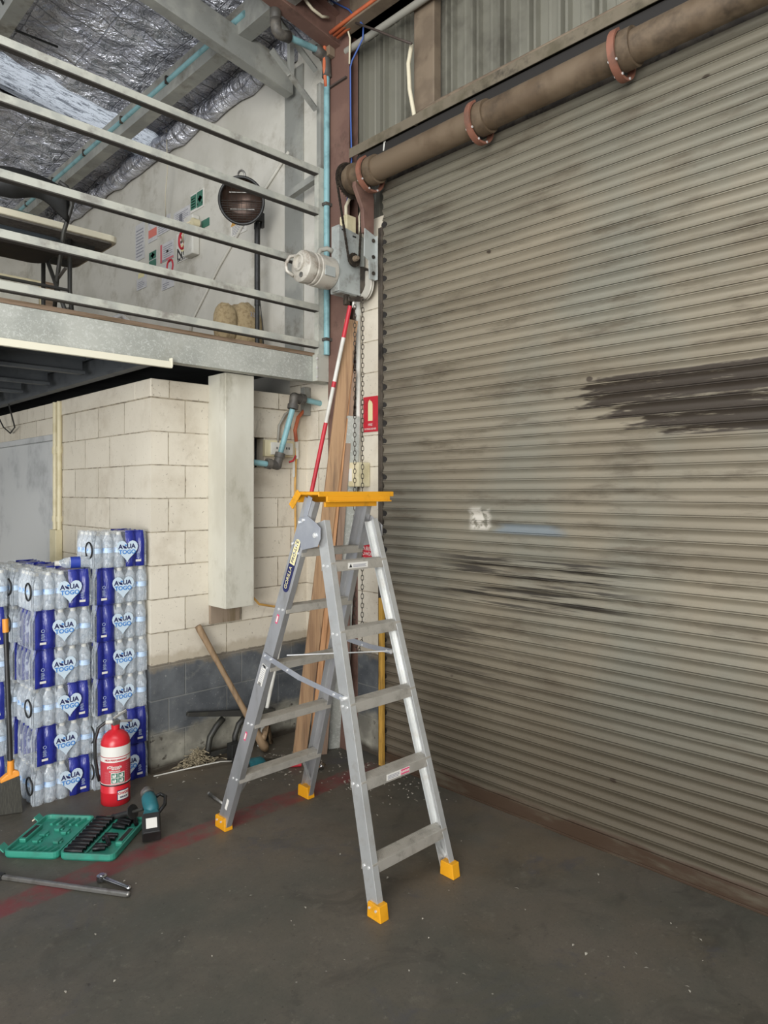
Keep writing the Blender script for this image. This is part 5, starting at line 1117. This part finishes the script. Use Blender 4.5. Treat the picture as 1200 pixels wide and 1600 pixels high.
MB().torus(hc-face*.04+fu*.165, .034, .007, fr_*.6+face*.8, 18, 8).build('carry_ring', M['tool_steel'], ht, smooth='all')
MB().prism(H0+V3(-.0,-.02,-.01), H0+V3(.0,-.02,.13), [(-.030,-.016),(.030,-.016),(.030,.016),(-.030,.016)], (1,0,0)).build('tilt_bracket', M['black_pl'], ht, bevel=.008)
MB().box((hx+.02,hy-.03,H0.z-.05),(hx+.045,hy+.0,H0.z+.06)).build('control_knob', M['black_pl'], ht, bevel=.006)
MB().tube([(hx+.015,hy,3.12),(hx+.03,hy,3.0),(hx+.05,hy,2.85),(hx+.06,hy,2.6)], .004, 6).build('power_cord', M['black_pl'], ht, smooth='all')
# hessian sack
sk = thing('hessian_sack', 'beige hessian sack slumped beside the heater pole upstairs', 'sack', (2.84,4.42,ZF+.035)); from mathutils import noise as NZ
def blob(c, r, pw=.75, sd_=0, cut=None):
    b = MB(); vs = []; fs = []; n, m = 30, 20
    for i in range(m+1):
        a = math.pi*i/m
        for k in range(n):
            q = 2*math.pi*k/n; x, y, z = math.sin(a)*math.cos(q), math.sin(a)*math.sin(q), math.cos(a)
            x, y, z = [math.copysign(abs(v)**pw, v) for v in (x,y,z)]; d = 1+.10*NZ.noise(Vector((x*1.8+sd_,y*1.8,z*1.8)))+.04*NZ.noise(Vector((x*5+sd_,y*5,z*5)))
            vs.append((c[0]+x*r[0]*d, c[1]+y*r[1]*d, c[2]+z*r[2]*d))
    for i in range(m): fs += [(i*n+k,(i+1)*n+k,(i+1)*n+(k+1)%n,i*n+(k+1)%n) for k in range(n)]
    return b.add(vs, fs)
blob((2.93,4.52,2.84), (.15,.13,.25), .78, 3).build('sack_body', M['sack'], sk, smooth='all')
blob((2.755,4.47,2.90), (.085,.075,.15), .8, 8).build('folded_mouth', M['sack'], sk, smooth='all')
put_text(MB(), '33', .05, (2.93,4.38,2.98), (1,0,0), (0,.2,1)).build('printed_mark', M['print_grey'], sk)
tag(MB().prism((2.55,4.02,2.592),(2.80,4.02,2.60), [(-.05,0),(.05,0),(.05,.012),(-.05,.035)], (0,1,0), (0,0,1)).build('black_plate', M['black_pl'], bevel=.002), 'small black wedge plate lying on the upper floor edge left of the sack', 'plate')
# chrome tube hoop (chair frame) and cabinet
tag(MB().tube([(2.02,4.9,2.59),(2.07,4.9,2.80),(2.11,4.9,2.90),(2.16,4.9,2.935),(2.21,4.9,2.90),(2.23,4.9,2.83),(2.23,4.9,2.59)], .019, 12).build('chrome_hoop', M['zinc'], smooth='all'), 'bent pale steel tube hoop standing on the upper floor', 'tube frame')
cb_ = thing('storage_cabinet', 'pale cream cabinet seen between the chair legs at the far left upstairs', 'cabinet', (2.0,6.9,ZF+.035))
MB().box((1.80,6.6,2.585),(2.28,7.1,3.55)).build('carcass', M['cream_pl'], cb_, bevel=.006)
MB().box((1.83,6.585,2.66),(2.16,6.602,3.50)).build('door', M['box_col'], cb_, bevel=.006)
MB().box((2.20,6.59,2.585),(2.29,6.602,3.55)).build('side_strip', M['ply'], cb_)
tag(MB().cyl((1.30,5.6,2.70),(1.30,6.1,2.72),.11,20).build('rolled_mat', M['black_pl'], smooth=True), 'dark rolled bundle on the upper floor at the left edge', 'bundle')
# papers and signs on the upper white wall: (px left-top, px right-bottom) on plane X = 3.05
WX = 3.057
def wp(px, py): return AX(px, py, WX)
def sheet(name, label, cat, px0, px1, py0, py1, m, prints=(), g=None, body='sheet'):
    """px0..px1 horizontal extent, py0/py1 top/bottom measured at the left edge"""
    A = wp(px0,py0); B = wp(px1,py0); Cc = wp(px0,py1); ya, yb = A.y, B.y; z1, z0 = A.z, Cc.z
    t = thing(name, label, cat, (WX,(ya+yb)/2,(z0+z1)/2), g)
    MB().box((WX-.003,yb,z0),(WX+.002,ya,z1)).build(body, M[m], t)
    for (u0,v0,u1,v1,mm,pn) in prints:
        MB().box((WX-.0042,ya+(yb-ya)*u1,z0+(z1-z0)*v0),(WX-.0030,ya+(yb-ya)*u0,z0+(z1-z0)*v1)).build(pn, M[mm], t)
    return t, ya, yb, z0, z1
lines = lambda n, u0=.1, u1=.9, v0=.1, v1=.9, mm='print_grey': [(u0,v0+(v1-v0)*k/n,u1-.15*(k%3==0),v0+(v1-v0)*k/n+.35*(v1-v0)/n,mm,'printed_text') for k in range(n)]
sheet('paper_notice','tall faded paper notice, leftmost on the white wall upstairs','notice',212,226,354,410,'paper',lines(9))
sheet('paper_notice','notice with an orange-red printed block, upper left of the sign group','notice',232,246,344,381,'paper',[(.05,.18,.95,.52,'sign_orange','colour_block'),(.05,.80,.75,1.0,'print_grey','colour_block')])
sheet('first_aid_sign','green first aid sign with white cross under the orange notice','sign',233.5,244.5,396,420,'paper',[(0,.5,1,1,'sign_green','green_panel'),(0,0,1,.45,'sign_green','green_panel'),(.42,.58,.62,.92,'white_label','cross_upright'),(.25,.68,.79,.82,'white_label','cross_bar')])
sheet('paper_notice','broad grey faded notice above the red-edged poster','notice',246,266,345,370,'paper',lines(6))
sheet('safety_poster','white poster with a red left edge and red bottom bar','poster',251,271.5,384,412,'paper',[(0,0,.14,1,'sign_pink','red_edge'),(.45,.02,1,.12,'sign_pink','red_bar'),(.14,.02,.45,.12,'print_grey','dark_bar'),(.48,.42,.62,.55,'print_black','black_spot')]+lines(6,.25,.92,.2,.9))
t, ya, yb, z0, z1 = sheet('no_smoking_sign','white NO SMOKING sign with red prohibition circle on the upper wall','sign',276.5,296,367,412,'white_label',[])
yc = (ya+yb)/2; zc = z0+(z1-z0)*.70; rr = (z1-z0)*.23
ringo = MB().torus((WX-.005,yc,zc), rr, .012, (1,0,0), 24, 6, 1.25).build('prohibition_ring', M['sign_red'], t, smooth='all')
MB().bar((WX-.005,yc+rr*.7,zc+rr*.8),(WX-.005,yc-rr*.7,zc-rr*.8), .004,.018).build('prohibition_bar', M['sign_red'], t)
MB().bar((WX-.0042,yc+rr*.6,zc-rr*.25),(WX-.0042,yc-rr*.6,zc+rr*.3), .003,.022).build('cigarette_symbol', M['print_black'], t)
put_text(MB(), 'NO', .135, (WX-.0035,yc,z0+(z1-z0)*.28), (0,-1,0), (0,0,1), 1, .003).build('sign_lettering', M['print_black'], t)
put_text(MB(), 'SMOKING', .046, (WX-.0035,yc,z0+(z1-z0)*.08), (0,-1,0), (0,0,1), 1, .001).build('sign_lettering', M['print_black'], t)
MB().cyl((WX-.0035,yc,zc-rr*1.15),(WX-.006,yc,zc-rr*1.15),.035,9).build('splat_sticker', M['cream_label'], t)
sheet('paper_notice','large pale faded notice high on the wall left of the green poster','notice',272,297,334,362,'paper',lines(8)+[(.35,.3,.55,.75,'print_grey','printed_block')])
sheet('green_poster','green and white rolled-edge safety poster, highest on the upper wall','poster',298,319,306,334,'white_label',[(.02,.14,.46,.92,'sign_green','green_panel'),(.5,.10,.92,.95,'sign_green','green_panel')]+[(.06,.25+.15*k,.36,.30+.15*k,'cream_label','printed_text') for k in range(4)]+[(.58,.45,.86,.62,'white_label','figure_group'),(.66,.35,.78,.70,'white_label','figure_group'),(.53,.2,.58,.35,'white_label','arrow_mark'),(.85,.2,.90,.32,'white_label','arrow_mark')])
o, *_ = sheet('exit_sign','small dark green sign behind the white switch unit','sign',315,327,346,358,'sign_green',[])
a = wp(303,342); b_ = wp(311,398)
sw = thing('wall_dispenser', 'white wall-mounted unit with curled lead right of the NO SMOKING sign', 'dispenser', (WX-.05,(a.y+b_.y)/2,3.9))
MB().box((WX-.07,wp(312,395).y,wp(312,398).z),(WX+.002,wp(298,395).y,wp(300,340).z-.02)).build('unit_body', M['white_pl'], sw, bevel=.01)
MB().cyl((WX-.05,wp(318,350).y,wp(318,352).z),(WX-.11,wp(318,350).y,wp(318,352).z),.035,14).build('plug', M['cream_pl'], sw, smooth=True)
MB().tube([(WX-.10,wp(316,350).y,wp(316,350).z),(WX-.14,wp(311,352).y,wp(311,358).z),(WX-.12,wp(306,365).y,wp(306,372).z),(WX-.09,wp(300,372).y,wp(300,382).z)], .008, 6).build('lead', M['white_cable'], sw, smooth='all')
sheet('paper_notice','small notice with an orange logo block, lowest left on the upper wall','notice',214,229,428,455,'paper',[(.15,.65,.8,.95,'cream_label','colour_block')]+lines(4,.1,.8,.1,.5))
t, ya, yb, z0, z1 = sheet('round_symbol_sign','small sign with a red ring below the red-edged poster','sign',253,272,416,455,'paper',lines(3,.1,.6,.05,.3))
MB().torus((WX-.005,ya+(yb-ya)*.72,z0+(z1-z0)*.82), .055, .009, (1,0,0), 20, 6, 1.1).build('red_ring', M['sign_red'], t, smooth='all')
t, ya, yb, z0, z1 = sheet('warning_notice','pale warning notice with a yellow triangle below the heater head','notice',361,386,345,372,'white_label',lines(7,.1,.85,.1,.7))
MB().prism((WX-.004,ya+(yb-ya)*.16,z0+(z1-z0)*.82),(WX-.0045,ya+(yb-ya)*.16,z0+(z1-z0)*.82), [(-.035,-.03),(.035,-.03),(0,.035)], (0,1,0), (0,0,1)).build('warning_triangle', M['orange_cable'], t)
tag(MB().tube([wp(453,238)+V3(-.01,0,0),wp(400,320)+V3(-.01,0,0),wp(345,415)+V3(-.01,0,0),wp(302,500)+V3(-.01,0,0),wp(299,520)+V3(-.01,0,0)], .012, 6).build('wall_conduit', M['white_wall'], smooth='all'), 'thin painted conduit running diagonally down the upper white wall', 'conduit')
tag(MB().tube([(2.93,5.72,4.85),(2.95,5.74,4.5),(2.94,5.76,4.3),wp(267,345)+V3(-.05,0,0)], .005, 6).build('hanging_cord', M['string'], smooth='all'), 'pale cord hanging from the roof in front of the upper signs', 'cord')
tag(MB().tube([(1.9,5.4,4.97),(1.6,5.35,4.93),(1.35,4.95,4.92),(1.45,4.6,5.0)], .009, 6).build('roof_cable', M['black_pl'], smooth='all'), 'black cable slung under the foil near the top left corner', 'cable')
# roof pipe with clips along the purlin
rp = thing('roof_pipe', 'teal air pipe clipped along the roof purlin under the foil', 'pipe', (2.52,5,4.8)); X0 = 2.655; Z0 = roofz(X0)-.115
MB().cyl((X0-.105,3.9,Z0-.02),(X0-.105,9.7,Z0-.02),.021,14).build('pipe_run', M['teal'], rp, smooth=True)
for yy in (4.15,4.95,5.75,6.55,7.35,8.15): MB().box((X0-.13,yy-.012,Z0-.046),(X0-.06,yy+.012,Z0+.012)).build('pipe_clip', M['dark_guide'], rp, bevel=.003)
# cobwebs on the wall
